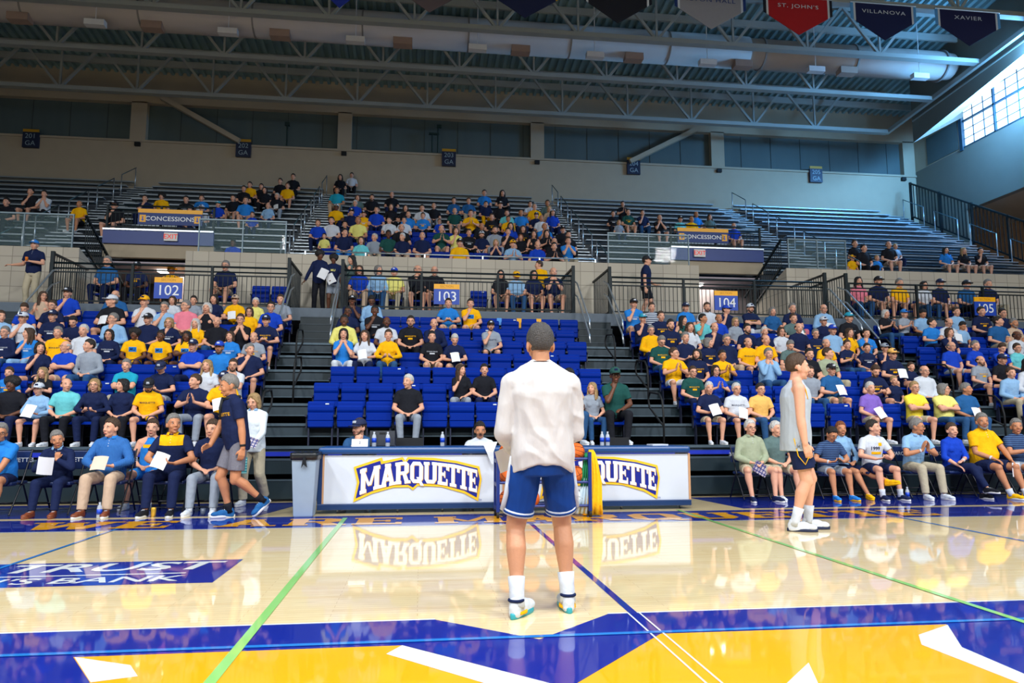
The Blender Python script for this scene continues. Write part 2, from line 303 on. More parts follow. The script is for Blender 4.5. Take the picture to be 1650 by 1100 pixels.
for a, c in ((-9.45, -6.29), (8.06, 11.25)):
    struct(MB().box(a, c, 20.6, 26, PZ-.1, PZ).build('floor_portal', mat('portal_floor', (.12, .12, .13), .7)))
    wallbox('wall_portal_lintel', a, c, 22.5, 22.68, 6.22, 6.62, BEIGE)
    wallbox('wall_portal_back', a-3, c+3, 26, 26.2, 4, 6.1, mat('portal_dark', srgb(70, 66, 70), .9))
    wallbox('ceiling_portal', a-3, c+3, 22.75, 26, 6.1, 6.15, mat('portal_ceiling', srgb(190, 180, 190), .9))
    wallbox('wall_portal_fascia', a, c, 22.42, 22.5, 6.62, 7.02, mat('blue_fascia', srgb(14, 52, 130), .4))
    wallbox('trim_fascia', a, c, 22.38, 22.5, 7.02, 7.07, ALU)
    wallbox('wall_portal_partition', (a+c)/2-.1, c+.4, 24.2, 24.35, 4.1, 6.0, mat('portal_partition', srgb(150, 140, 140), .8))
    o = MB().box((a+c)/2-.4, (a+c)/2-.05, 23.6, 23.9, 6.04, 6.1).build('ceiling_light', mat('lamp_white', (1, .95, .85), emit=9)); tag(o, 'small bright ceiling lamp inside the exit portal of section '+('102' if a < 0 else '104'), 'light')
    area('portal_lamp', ((a+c)/2, 23.9, 6.0), ((a+c)/2, 23.9, 4), 1.2, 45, (1, .92, .85))
# railings -------------------------------------------------------
def railing(x0, x1, y, z, lab, h=1.02, step=.115, z1=None):
    t = thing('railing', lab, 'railing', (x0, y, z)); L = x1-x0
    MB().tube([(0, 0, h), (L, 0, h)], .026).build('top_rail', RAILM, t, smooth=True)
    MB().tube([(0, 0, h-.13), (L, 0, h-.13)], .02).build('middle_rail', RAILM, t, smooth=True)
    b = MB(); b.bar((0, 0, .09), (L, 0, .09), .035)
    b.bar((0, 0, h-.22), (L, 0, h-.22), .03)
    for i in range(1, int(L/step)): b.bar((i*step, 0, .09), (i*step, 0, h-.22), .014)
    b.build('baluster_panel', RAILM, t)
    n = max(1, round(L/2.0))
    p0 = MB().box(-.03, .03, -.03, .03, 0, h).mesh('post', RAILM)
    for i in range(n+1): link('post', p0, t, (L*i/n, 0, 0))
    return t
railing(-8.97, -3.33, 18.62, PZ, 'long black railing behind section 102 with the number sign')
railing(-2.0, 3.95, 18.62, PZ, 'long black railing behind section 103 with the number sign')
railing(5.0, 11.05, 18.62, PZ, 'long black railing behind section 104 with the number sign')
railing(11.8, 20.0, 18.62, PZ, 'long black railing behind section 105 with the number sign')
railing(-20, -10.5, 18.62, PZ, 'black railing at the far end near the standing man in a cap')
def side_rail(x, lab, rev=False):
    t = thing('stair_railing', lab, 'railing', (x, 0, 0))
    b = MB(); b.bar((0, 18.62, PZ+1.25), (0, 20.5, PZ+1.25), .05); b.bar((0, 18.62, PZ+.08), (0, 20.5, PZ+.08), .04)
    for i in range(15): b.bar((0, 18.7+.12*i, PZ+.08), (0, 18.7+.12*i, PZ+1.25), .016)
    b.build('baluster_panel', RAILM, t)
    MB().box(-.04, .04, 18.58, 18.66, PZ, PZ+1.3).build('post', RAILM, t)
    for dz in (.0, .35):
        s = .08 if rev else -.08
        MB().tube([(s, 18.9, PZ+.95-dz), (s, 18.5, PZ+.8-dz), (s, 17.2, PZ-.35-dz), (s, 17.1, PZ-.6-dz)], .022).build('handrail', ALU, t, smooth=True)
for x, r, l in ((-8.95, True, 'beside the standing man in a cap'), (-3.35, True, 'on the section 102 side of the stair with two standing people'), (-2.02, False, 'on the section 103 side of the stair with two standing people'),
    (3.98, True, 'at the section 103 side of the empty stair'), (4.97, False, 'at the section 104 side of the empty stair'), (11.1, True, 'at the stair side of section 104 next to the blank wall'), (11.73, False, 'at the stair side of section 105')):
    side_rail(x, 'black barred stair railing '+l, r)
# aisle loop rails
lp = None
for (a, c), an in zip(AIS, ('101', '102', '103', '104')):
    for k, i in enumerate((1, 3, 5)):
        x = (a+c)/2+(.12 if k % 2 else -.12)
        y, z = row_y(i)+.3, row_z(i); b = MB()
        b.tube([(x, y, z), (x, y, z+.55), (x, y+.06, z+.8), (x, y+.2, z+.92), (x, y+.75, z+.98), (x, y+.86, z+.86), (x, y+.8, z+.7), (x, y+.2, z+.42), (x, y+.02, z+.35)], .019)
        tag(b.build('aisle_handrail', BLACK, smooth=True), 'black looped handrail on the '+('lowest', 'middle', 'upper')[k]+' steps of the aisle beside section '+an, 'handrail')
# number signs ----------------------------------------------------
SIGNB = mat('sign_blue', srgb(24, 72, 180), .4); SIGNG = mat('sign_gold', GOLD, .4); SIGNW = mat('sign_white', (.85, .88, .92), .4)
for n, x in (('102', -6.22), ('103', .63), ('104', 8.19), ('105', 15.9)):
    t = thing('section_sign', 'blue and gold section sign reading '+n+' on the black railing', 'sign', (x, 18.56, 4.33))
    MB().box(-.33, .33, 0, .03, 0, .40).build('panel', SIGNB, t); MB().box(-.33, .33, -.002, .03, .40, .53).build('header', SIGNG, t)
    lettering(MB(), n, (0, -.004, .195), .36, bold=.004).build('number', SIGNW, t, fix=False)
    lettering(MB(), 'SECTION', (0, -.004, .465), .085, bold=.002).build('caption', mat('sign_dark_gold', srgb(190, 130, 10)), t, fix=False)
# ================================================================ UPPER STANDS
UB = mat('bench_riser', srgb(12, 32, 46), .5, noise=.1); BEN = mat('aluminium_bench', srgb(150, 162, 172), .4, .35, noise=.12, scale=6)
STEPA = mat('aluminium_step', srgb(176, 188, 196), .35, .5, noise=.1)
def uy(j): return 21.35+.67*j
def uz(j): return 5.55+.385*j
US = [('201', -24, -12.0, 0), ('202', -11.1, -4.25, 0), ('203', -3.3, 4.85, 0), ('204', 5.8, 13.3, 0), ('205', 14.2, 21.6, 0)]
def holes(x0, x1, j):    # keep the portals free below their fascia
    segs = [(x0, x1)]
    if j < 3:
        for a, c in ((-9.45, -6.29), (8.06, 11.25)):
            ns = []
            for p, q in segs:
                if c <= p or a >= q: ns.append((p, q)); continue
                if p < a: ns.append((p, a))
                if q > c: ns.append((c, q))
            segs = ns
    return segs
for s, x0, x1, _ in US:
    t = thing('bleacher_section', 'upper bench bleacher of section '+s+' below the back wall', 'bleacher', (0, 0, 0))
    for j in range(15):
        b = MB()
        for p, q in holes(x0, x1, j):
            b.box(p, q, uy(j), uy(j)+.70, uz(j)-.38, uz(j), 0)
            if s != '203' or j > 4: b.box(p+.05, q-.05, uy(j)+.36, uy(j)+.62, uz(j)+.40, uz(j)+.44, 1)
            b.box(p, q, uy(j)-.01, uy(j)+.04, uz(j)-.03, uz(j)+.004, 1)
        if b.v: b.build('bench_row', [UB, BEN], t)
for x0, x1, n in ((-12.0, -11.1, 'between sections 201 and 202'), (-4.25, -3.3, 'between sections 202 and 203'), (4.85, 5.8, 'between sections 203 and 204'), (13.3, 14.2, 'between sections 204 and 205'), (21.6, 22.7, 'at the far end of section 205')):
    t = thing('aisle_stair', 'bright aluminium aisle stair in the upper stand '+n, 'stairs')
    b = MB()
    for j in range(15):
        b.box(x0, x1, uy(j), uy(j)+.70, uz(j)-.38, uz(j)-.01, 0); b.box(x0, x1, uy(j)-.02, uy(j)+.3, uz(j)-.03, uz(j), 1); b.box(x0, x1, uy(j)+.33, uy(j)+.67, uz(j)+.16, uz(j)+.19, 1)
    b.build('step_flight', [UB, STEPA], t)
    m = MB().tube([(0, 0, 0), (0, 0, .95)], .02).mesh('post', ALU, True)
    xm = x0+.12 if x0 < 0 else x1-.12
    for j0, j1 in ((0, 2), (3, 5), (6, 8), (9, 11), (12, 14)):
        for j in (j0, j1): link('post', m, t, (xm, uy(j)+.15, uz(j)))
        MB().tube([(xm, uy(j0)+.15, uz(j0)+.95), (xm, uy(j1)+.15, uz(j1)+.95)], .018).build('handrail', mat('dull_rail', srgb(70, 104, 112), .4, .4), t, smooth=True)
# low pipe rail in front of section 203 and glass guards
t = thing('guard_rail', 'low silver pipe rail along the wall top in front of section 203', 'railing', (-3.3, 20.72, 6.02))
MB().tube([(0, 0, .12), (8.4, 0, .12)], .022).build('top_rail', ALU, t, smooth=True)
pm = MB().box(-.02, .02, -.02, .02, 0, .12).mesh('post', ALU)
for i in range(6): link('post', pm, t, (1.68*i, 0, 0))
def glassm():
    m, t, b = nt('guard_glass'); b.inputs['Base Color'].default_value = (.55, .85, .9, 1); b.inputs['Roughness'].default_value = .02; b.inputs['Alpha'].default_value = .05; b.inputs['Specular IOR Level'].default_value = .8; return m
GL = glassm()
ALD = mat('satin_rail_metal', srgb(124, 142, 152), .5, .4)
def glass(x0, x1, lab, y=20.72, z=6.02, h=.95):
    t = thing('glass_guard', lab, 'guard rail', (x0, y, z)); L = x1-x0
    n = max(1, round(L/1.2)); pm = MB().box(-.015, .015, -.02, .02, 0, h).mesh('post', ALD)
    for i in range(n+1): link('post', pm, t, (L*i/n, 0, 0))
    MB().box(0, L, -.006, .006, .04, h-.03).build('glass_pane', GL, t); MB().box(-.02, L+.02, -.03, .03, h-.03, h+.01).build('cap_rail', ALD, t)
glass(-14.5, -9.5, 'glass guard with silver cap at the wall end above the man in a cap')
glass(-6.2, -3.85, 'glass guard with silver cap between the portal and the stair of section 203')
glass(5.5, 8.0, 'glass guard with silver cap above the walking man, before section 204')
glass(11.2, 13.1, 'glass guard with silver cap beyond the section 104 portal')
for a, c, s in ((-9.45, -6.29, '102'), (8.06, 11.25, '104')):
    railing(a+.05, c-.05, 22.55, 7.07, 'dark railing above the exit portal of section '+s, h=.75)
    bx = a+.95 if a < 0 else a+.25
    t = thing('concession_sign', 'blue and gold CONCESSIONS banner above the exit portal of section '+s, 'sign', (bx, 22.45, 7.23))
    w = 1.85 if a < 0 else 1.75
    MB().box(0, w, 0, .03, 0, .36).build('panel', mat('banner_blue', srgb(20, 52, 120), .5), t); MB().box(0, w, -.002, .03, .36, .48).build('header', SIGNG, t)
    lettering(MB(), 'CONCESSIONS', (w/2, -.006, .18), .19, bold=.006, wide=1.12).build('lettering', SIGNW, t, fix=False)
    for q in (.14, w-.14):
        MB().box(q-.09, q+.09, -.006, 0, .07, .29).build('emblem', SIGNG, t)
        b = MB(); b.prism([(q-.045, .15), (q+.045, .15), (q, .10)], 'y', -.012, -.007); b.box(q-.015, q+.015, -.012, -.007, .15, .25); b.build('arrow', SIGNB, t)
    ex = a+1.95 if a < 0 else a+.95
    t = thing('exit_sign', 'white sign with red EXIT letters on the blue fascia above portal '+s, 'sign', (ex, 22.37, 6.72))
    MB().box(-.19, .19, -.03, .04, 0, .25).build('housing', mat('exit_housing', (.75, .74, .72), .5), t)
    lettering(MB(), 'EXIT', (0, -.034, .125), .2, bold=.01).build('lettering', mat('exit_red', (.75, .03, .02), .5, emit=.4), t, fix=False)
# sloped railings down into the portals
for x, s in ((-9.2, '102'), (11.0, '104')):
    b = MB(); b.bar((0, 20.75, 6.95), (0, 23.4, 5.6), .06); b.bar((0, 20.75, 6.1), (0, 23.4, 4.9), .05)
    for i in range(20): k = i/19; b.bar((0, 20.8+2.5*k, 6.08-1.15*k), (0, 20.8+2.5*k, 6.92-1.28*k), .015)
    tag(b.build('sloped_railing', RAILM, None, (x, 0, 0)), 'black barred railing sloping down beside the exit portal of section '+s, 'railing')
for x0, y0, z0, x1, y1, z1 in ((21.5, 30.6, 12.35, 21.5, 22.6, 7.6),):
    t = thing('sloped_railing', 'tall black fence sloping down beside the far aisle of section 205', 'railing')
    b = MB(); b.bar((22.8, 30.6, 12.6), (22.8, 21.5, 7.3), .07); b.bar((22.8, 30.6, 11.0), (22.8, 21.5, 5.7), .06)
    for i in range(48): k = i/47; y = 30.6-9.1*k; b.bar((22.8, y, 11.0-5.3*k), (22.8, y, 12.6-5.3*k), .03)
    b.build('baluster_panel', RAILM, t)
    for i in range(6): k = i/5; y = 30.6-9.1*k; MB().bar((22.8, y, 10.6-5.3*k), (22.8, y, 12.65-5.3*k), .09).build('post', RAILM, t)
# ================================================================ WALLS, ROOF, TRUSSES
BY = 31.5
for a, c in ((-34, 24.2),):
    wallbox('wall_back', a, c, BY, BY+.3, 10.5, 13.3, BEIGE)
    wallbox('wall_back', a, c, BY, BY+.3, 15.0, 17.2, BEIGE)
    wallbox('trim_sill', a, c, BY-.06, BY+.3, 13.24, 13.33, BEIGE)
PIL = [(-12.46, -11.82), (-3.8, -3.2), (4.82, 5.44), (13.42, 14.06), (-21.1, -20.5), (23.2, 24.2)]
for a, c in PIL: wallbox('trim_pilaster', a, c, BY, BY+.3, 13.3, 15.05, BEIGE)
PANL = mat('translucent_wall_panel', srgb(84, 98, 98), .75, noise=.16, scale=1.2, bump=.2, bscale=5, stretch=(1, 1, .2))
wallbox('wall_recess_panel', -34, 24, BY+.28, BY+.4, 13.2, 15.1, PANL)
b = MB()
for i in range(38): b.box(-33+1.5*i, -32.98+1.5*i, BY+.26, BY+.3, 13.3, 15.05)
struct(b.build('trim_panel_seams', mat('seam', (.05, .06, .06), .8)))
for (x0, z0, x1, z1), n in (((-11.2, 15.2, -7.9, 13.4), 'ending above wall sign 202'), ((9.4, 13.3, 12.6, 15.0), 'rising beside wall sign 204')):
    tag(MB().bar((x0, BY-.16, z0), (x1, BY-.16, z1), .2, .28, up=(0, 1, 0)).build('diagonal_brace', BEIGE), 'thick pale diagonal brace across the recessed wall panel, %s' % n, 'brace')
for n, x in (('201', -16.3), ('202', -7.75), ('203', 1.1), ('204', 9.6), ('205', 18.55)):
    t = thing('wall_sign', 'small navy sign reading '+n+' GA high on the beige back wall', 'sign', (x, BY-.14, 12.75))
    MB().box(-.31, .31, 0, .13, 0, .66).build('panel', mat('sign_navy', srgb(16, 30, 62), .5), t); MB().box(-.31, .31, -.003, .05, .66, .78).build('header', mat('sign_dull_gold', srgb(190, 140, 20), .5), t)
    bb = MB(); lettering(bb, n, (0, -.01, .48), .29); lettering(bb, 'GA', (0, -.01, .17), .29); bb.build('number', mat('sign_grey', srgb(150, 170, 180), .5), t, fix=False)
for x in (-12.1, -3.5, 5.1, 13.75, 23.1):
    tag(MB().box(-.11, .11, -.12, 0, -.08, .08).build('wall_speaker', BLACK, None, (x, BY, 13.12)), 'small black box fixed to the back wall below the '+dict([(-12.1, 'pilaster near sign 202'), (-3.5, 'pilaster before sign 203'), (5.1, 'pilaster after sign 203'), (13.75, 'pilaster after sign 204'), (23.1, 'pilaster in the far corner')])[x], 'speaker')
for x, k in ((-5.95, 'thin'), (.35, 'forked')):
    b = MB(); b.tube([(0, 0, 0), (0, 0, .9)], .03)
    if k == 'forked': b.tube([(.25, 0, 0), (.25, 0, 1.2)], .03); b.box(-.15, .3, -.04, .04, .82, .9); b.box(.2, .4, -.06, .06, 1.15, 1.28)
    else: b.box(-.1, .1, -.06, .06, .9, 1.05)
    tag(b.build('camera_mount', mat('dark_green_metal', srgb(30, 54, 48), .6), None, (x, BY-.1, 13.35)), k+' dark camera mount standing on the ledge of the recessed panel', 'camera mount')
def deck_z(y): return 16.3+(BY-y)*.1
# ribbed ceiling deck
DECK = mat('ribbed_deck', srgb(140, 168, 170), .6, .1, noise=.08, scale=1)
b = MB(); x = -34.; y0, y1 = BY+.3, -16.; k = 0; prof = []
while x < 24.4: prof += [(x, 0), (x+.12, 0), (x+.15, .13), (x+.30, .13)]; x += .33
vs = [(x, y0, deck_z(y0)+z) for x, z in prof]+[(x, y1, deck_z(y1)+z) for x, z in prof]; n = len(prof)
b.add(vs, [(i, i+1, n+i+1, n+i) for i in range(n-1)]); struct(b.build('ceiling', DECK, fix=False))
TR = mat('truss_paint', srgb(160, 164, 160), .55, .0, noise=.06, scale=2)
def truss(Y, z, x0, x1, step, name_n, big=.16, phase=0.):
    t = thing('roof_truss', 'long grey steel roof truss '+name_n, 'truss', (x0, Y, z)); L = x1-x0; zt = deck_z(Y)-.12-z
    MB().bar((0, 0, 0), (L, 0, 0), .26, big).build('bottom_chord', TR, t); MB().bar((0, 0, zt), (L, 0, zt), .22, big).build('top_chord', TR, t)
    wm = {}; i = 0; xx = phase
    while xx < L-step:
        for dx, w in ((-step/2, .09), (0, .07), (step/2, .09)):
            if dx not in wm: wm[dx] = MB().bar((0, 0, 0), (dx, 0, zt), w, w).mesh('web_member', TR)
            if 0 <= xx+dx <= L: link('web_member', wm[dx], t, (xx, 0, 0))
        xx += step
for Y, z, ph, nm in ((29.5, 14.56, .9, 'nearest the back wall, under the ribbed deck'), (26.6, 14.80, 2.1, 'just behind the round air duct'), (24.0, 15.07, .4, 'just in front of the round air duct'), (21.2, 15.25, 1.4, 'carrying the pennant banners'), (18.4, 15.6, .2, 'nearest the court, cut by the top of the picture')):
    truss(Y, z, -29.8, 21.0, 2.9, nm, phase=ph)
# joists under the deck
for i, Y in enumerate((30.4, 28.0, 25.3, 22.6, 19.8)):
    struct(MB().box(-34, 23.9, Y-.05, Y+.05, deck_z(Y)-.30, deck_z(Y)-.02).build('trim_joist', TR))
struct(MB().bar((21.05, 29.6, 14.59), (21.05, -6, 17.2), .14, .18).build('trim_ledger', TR))
struct(MB().bar((21.25, 28.1, 14.5), (21.35, -6, 16.9), .05, .05).build('trim_conduit', TR))
def yz(y, z0, s=.105): return z0+(BY-y)*s
# box beam at the right, soffit, side wall, window
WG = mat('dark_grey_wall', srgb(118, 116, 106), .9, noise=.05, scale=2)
yA, yB = BY, -8
def quadstrip(name, m, p): return struct(MB().add(p, [(0, 1, 2, 3)]).build(name, m, fix=False))
yC = 28.2
zi = lambda y: 13.85+.15*(26.3-y)
zo = lambda y: 14.83+.146*(27.9-y)
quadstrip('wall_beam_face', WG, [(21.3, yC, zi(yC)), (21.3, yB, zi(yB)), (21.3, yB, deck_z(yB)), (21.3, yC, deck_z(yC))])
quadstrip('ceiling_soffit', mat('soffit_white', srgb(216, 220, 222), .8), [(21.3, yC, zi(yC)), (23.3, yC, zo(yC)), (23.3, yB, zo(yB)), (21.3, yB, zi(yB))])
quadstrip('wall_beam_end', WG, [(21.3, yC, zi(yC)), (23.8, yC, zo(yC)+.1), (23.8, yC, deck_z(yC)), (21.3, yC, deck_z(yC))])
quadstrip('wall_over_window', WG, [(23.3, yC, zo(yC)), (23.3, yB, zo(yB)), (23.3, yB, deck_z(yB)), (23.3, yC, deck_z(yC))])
SX = 23.8
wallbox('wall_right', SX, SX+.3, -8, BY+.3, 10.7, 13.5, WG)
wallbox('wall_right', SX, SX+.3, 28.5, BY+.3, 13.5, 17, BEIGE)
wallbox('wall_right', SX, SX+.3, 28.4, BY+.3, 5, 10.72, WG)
wallbox('wall_recess_panel', SX-.03, SX+.1, 28.6, 30.6, 13.55, 14.85, PANL)
wallbox('wall_outer_right', 27.5, 27.8, -8, 34, 2, 11.5, mat('warm_wall', srgb(206, 168, 130), .9, noise=.05))
wallbox('ceiling_bulkhead', SX+.3, 27.5, -8, 34, 10.7, 10.8, BEIGE)
area('corridor_lamp', (25.7, 22, 10.4), (26.5, 24, 6), 3, 90, (1, .84, .68))
WIN = mat('window_pane', (.62, .84, 1), .2, emit=2.6, noise=.04, scale=1)
w = link('window_1', None, None, (SX, 0, 0)); w['kind'] = 'structure'
b = MB().box(.1, .12, -8, 28.4, 13.5, 18.6).build('pane', WIN, w)
b = MB()
y = 28.4; k = 0
while y > -8:
    wd = .075 if k % 3 == 0 else .022
    b.box(0 if k % 3 == 0 else .06, .1, y-wd/2, y+wd/2, 13.5, 18.6); y -= .62; k += 1
z = 13.52; k = 0
while z < 18.6:
    wd = .075 if k % 3 == 0 else .022
    b.box(0 if k % 3 == 0 else .06, .1, -8, 28.4, z-wd/2, z+wd/2); z += .40; k += 1
b.box(-.05, .1, 28.32, 28.5, 13.4, 18.6)
b.build('frame', mat('window_frame', srgb(34, 66, 84), .5), w)
# duct -----------------------------------------------------------
DU = mat('duct_white', srgb(196, 186, 180), .6, noise=.05, scale=2)
t = thing('air_duct', 'long round pale air duct running below the roof trusses', 'duct', (0, 25.3, 15.55))
def ring(r, x, n=28): return [(x, r*math.cos(2*math.pi*k/n), r*math.sin(2*math.pi*k/n)) for k in range(n)]
MB().rings([ring(.60, -30), ring(.60, 12.3)]).build('duct_body', DU, t, smooth=False).data.polygons.foreach_set('use_smooth', [True]*28+[False]*2)
MB().rings([ring(.56, 12.3), ring(.56, 20.2), ring(.5, 20.9), ring(.3, 21.1)]).build('duct_end', DU, t).data.polygons.foreach_set('use_smooth', [True]*84+[False]*2)
sm = MB().rings([ring(.615, -.03), ring(.615, .03)]).mesh('seam_ring', mat('duct_seam', srgb(140, 134, 130), .6))
for i in range(14): link('seam_ring', sm, t, (-29+3.78*i+.3, 0, 0))
dm = MB().box(-.34, .34, -.42, -.05, -.74, -.48).mesh('diffuser', mat('diffuser_beige', srgb(168, 142, 128), .7))
for i in range(11): link('diffuser', dm, t, (-26.5+4.28*i, 0, 0))
fx = MB().box(-.32, .32, -.12, .12, -.10, .10); fx.tube([(0, 0, .1), (0, 0, 2.2)], .015); fm = fx.mesh('hanging_panel', mat('panel_white', srgb(222, 220, 220), .6))
for i in range(8):
    o = link('hanging_panel', fm, None, (-11.0+4.28*i, 24.5, 14.62))
    tag(o, 'white rectangular panel hanging below the round duct, '+ORD[i]+' along the duct from its hidden end', 'hanging panel', 'white panels below the air duct')
# banners ---------------------------------------------------------
def banner(x0, x1, text, col, tcol, side, edge, zt, zb, nm, point=True, sc=.18):
    t = thing('pennant_banner', nm, 'banner', ((x0+x1)/2, 21.05, 0)); w = (x1-x0)/2; q = w-.17
    zs = zb+.62
    MB().prism([(-q, zs), (0, zb), (q, zs), (q, zt), (-q, zt)], 'y', -.01, .01).build('panel', col, t)
    for s, bb in ((-1, 'a'), (1, 'b')):
        MB().prism([(s*q, zs), (s*(q+.07), zs+.05), (s*(q+.07), zt), (s*q, zt)], 'y', -.012, .008).build('inner_stripe', edge, t)
        MB().prism([(s*(q+.07), zs+.05), (s*w, zs+.10), (s*w, zt), (s*(q+.07), zt)], 'y', -.01, .006).build('outer_stripe', side, t)
    if text: lettering(MB(), text, (0, -.02, zb+.98), sc, bold=.004, wide=1.45, spacing=1.15).build('lettering', tcol, t, fix=False)
    MB().tube([(-w, 0, zt), (w, 0, zt)], .03).build('hanging_rod', ALU, t)
def F(n, c): return mat(n, c, .9, noise=.04)
NVb = F('banner_navy', srgb(20, 30, 70)); WTb = F('banner_white', srgb(210, 216, 224)); GDb = F('banner_gold', srgb(214, 160, 30)); BKb = F('banner_black', srgb(26, 28, 40))
banner(-3.45, -1.75, '', F('banner_royal', srgb(24, 46, 150)), WTb, WTb, WTb, 15.2, 13.72, 'royal blue pennant banner, only its tip in view')
banner(-1.0, 1.2, '', F('banner_brown', srgb(96, 84, 88)), WTb, NVb, WTb, 15.2, 13.78, 'grey-brown pennant banner, only its tip in view beside the blue one')
banner(1.9, 4.2, 'MARQUETTE', NVb, GDb, GDb, GDb, 15.2, 13.82, 'navy pennant banner with gold edges reading MARQUETTE, cut by the picture top', sc=.19)
banner(4.9, 7.15, 'PROVIDENCE', BKb, WTb, BKb, WTb, 15.2, 13.86, 'black pennant banner reading PROVIDENCE')
banner(7.9, 10.3, 'SETON HALL', F('banner_grey', srgb(150, 150, 160)), F('banner_blue', srgb(30, 70, 170)), F('banner_blue', srgb(30, 70, 170)), WTb, 15.2, 13.88, 'grey pennant banner with blue edges reading SETON HALL')
banner(10.9, 13.3, "ST. JOHN'S", F('banner_red', srgb(178, 22, 30)), WTb, BKb, WTb, 15.2, 13.9, "red pennant banner reading ST. JOHN'S")
banner(13.95, 16.3, 'VILLANOVA', F('banner_dark_navy', srgb(16, 26, 76)), WTb, F('banner_sky', srgb(90, 160, 220)), WTb, 15.2, 13.92, 'navy pennant banner with light blue edges reading VILLANOVA')
banner(17.0, 19.4, 'XAVIER', F('banner_deep_navy', srgb(18, 20, 70)), WTb, F('banner_sky', srgb(90, 160, 220)), WTb, 15.2, 13.94, 'navy pennant banner reading XAVIER', sc=.19)
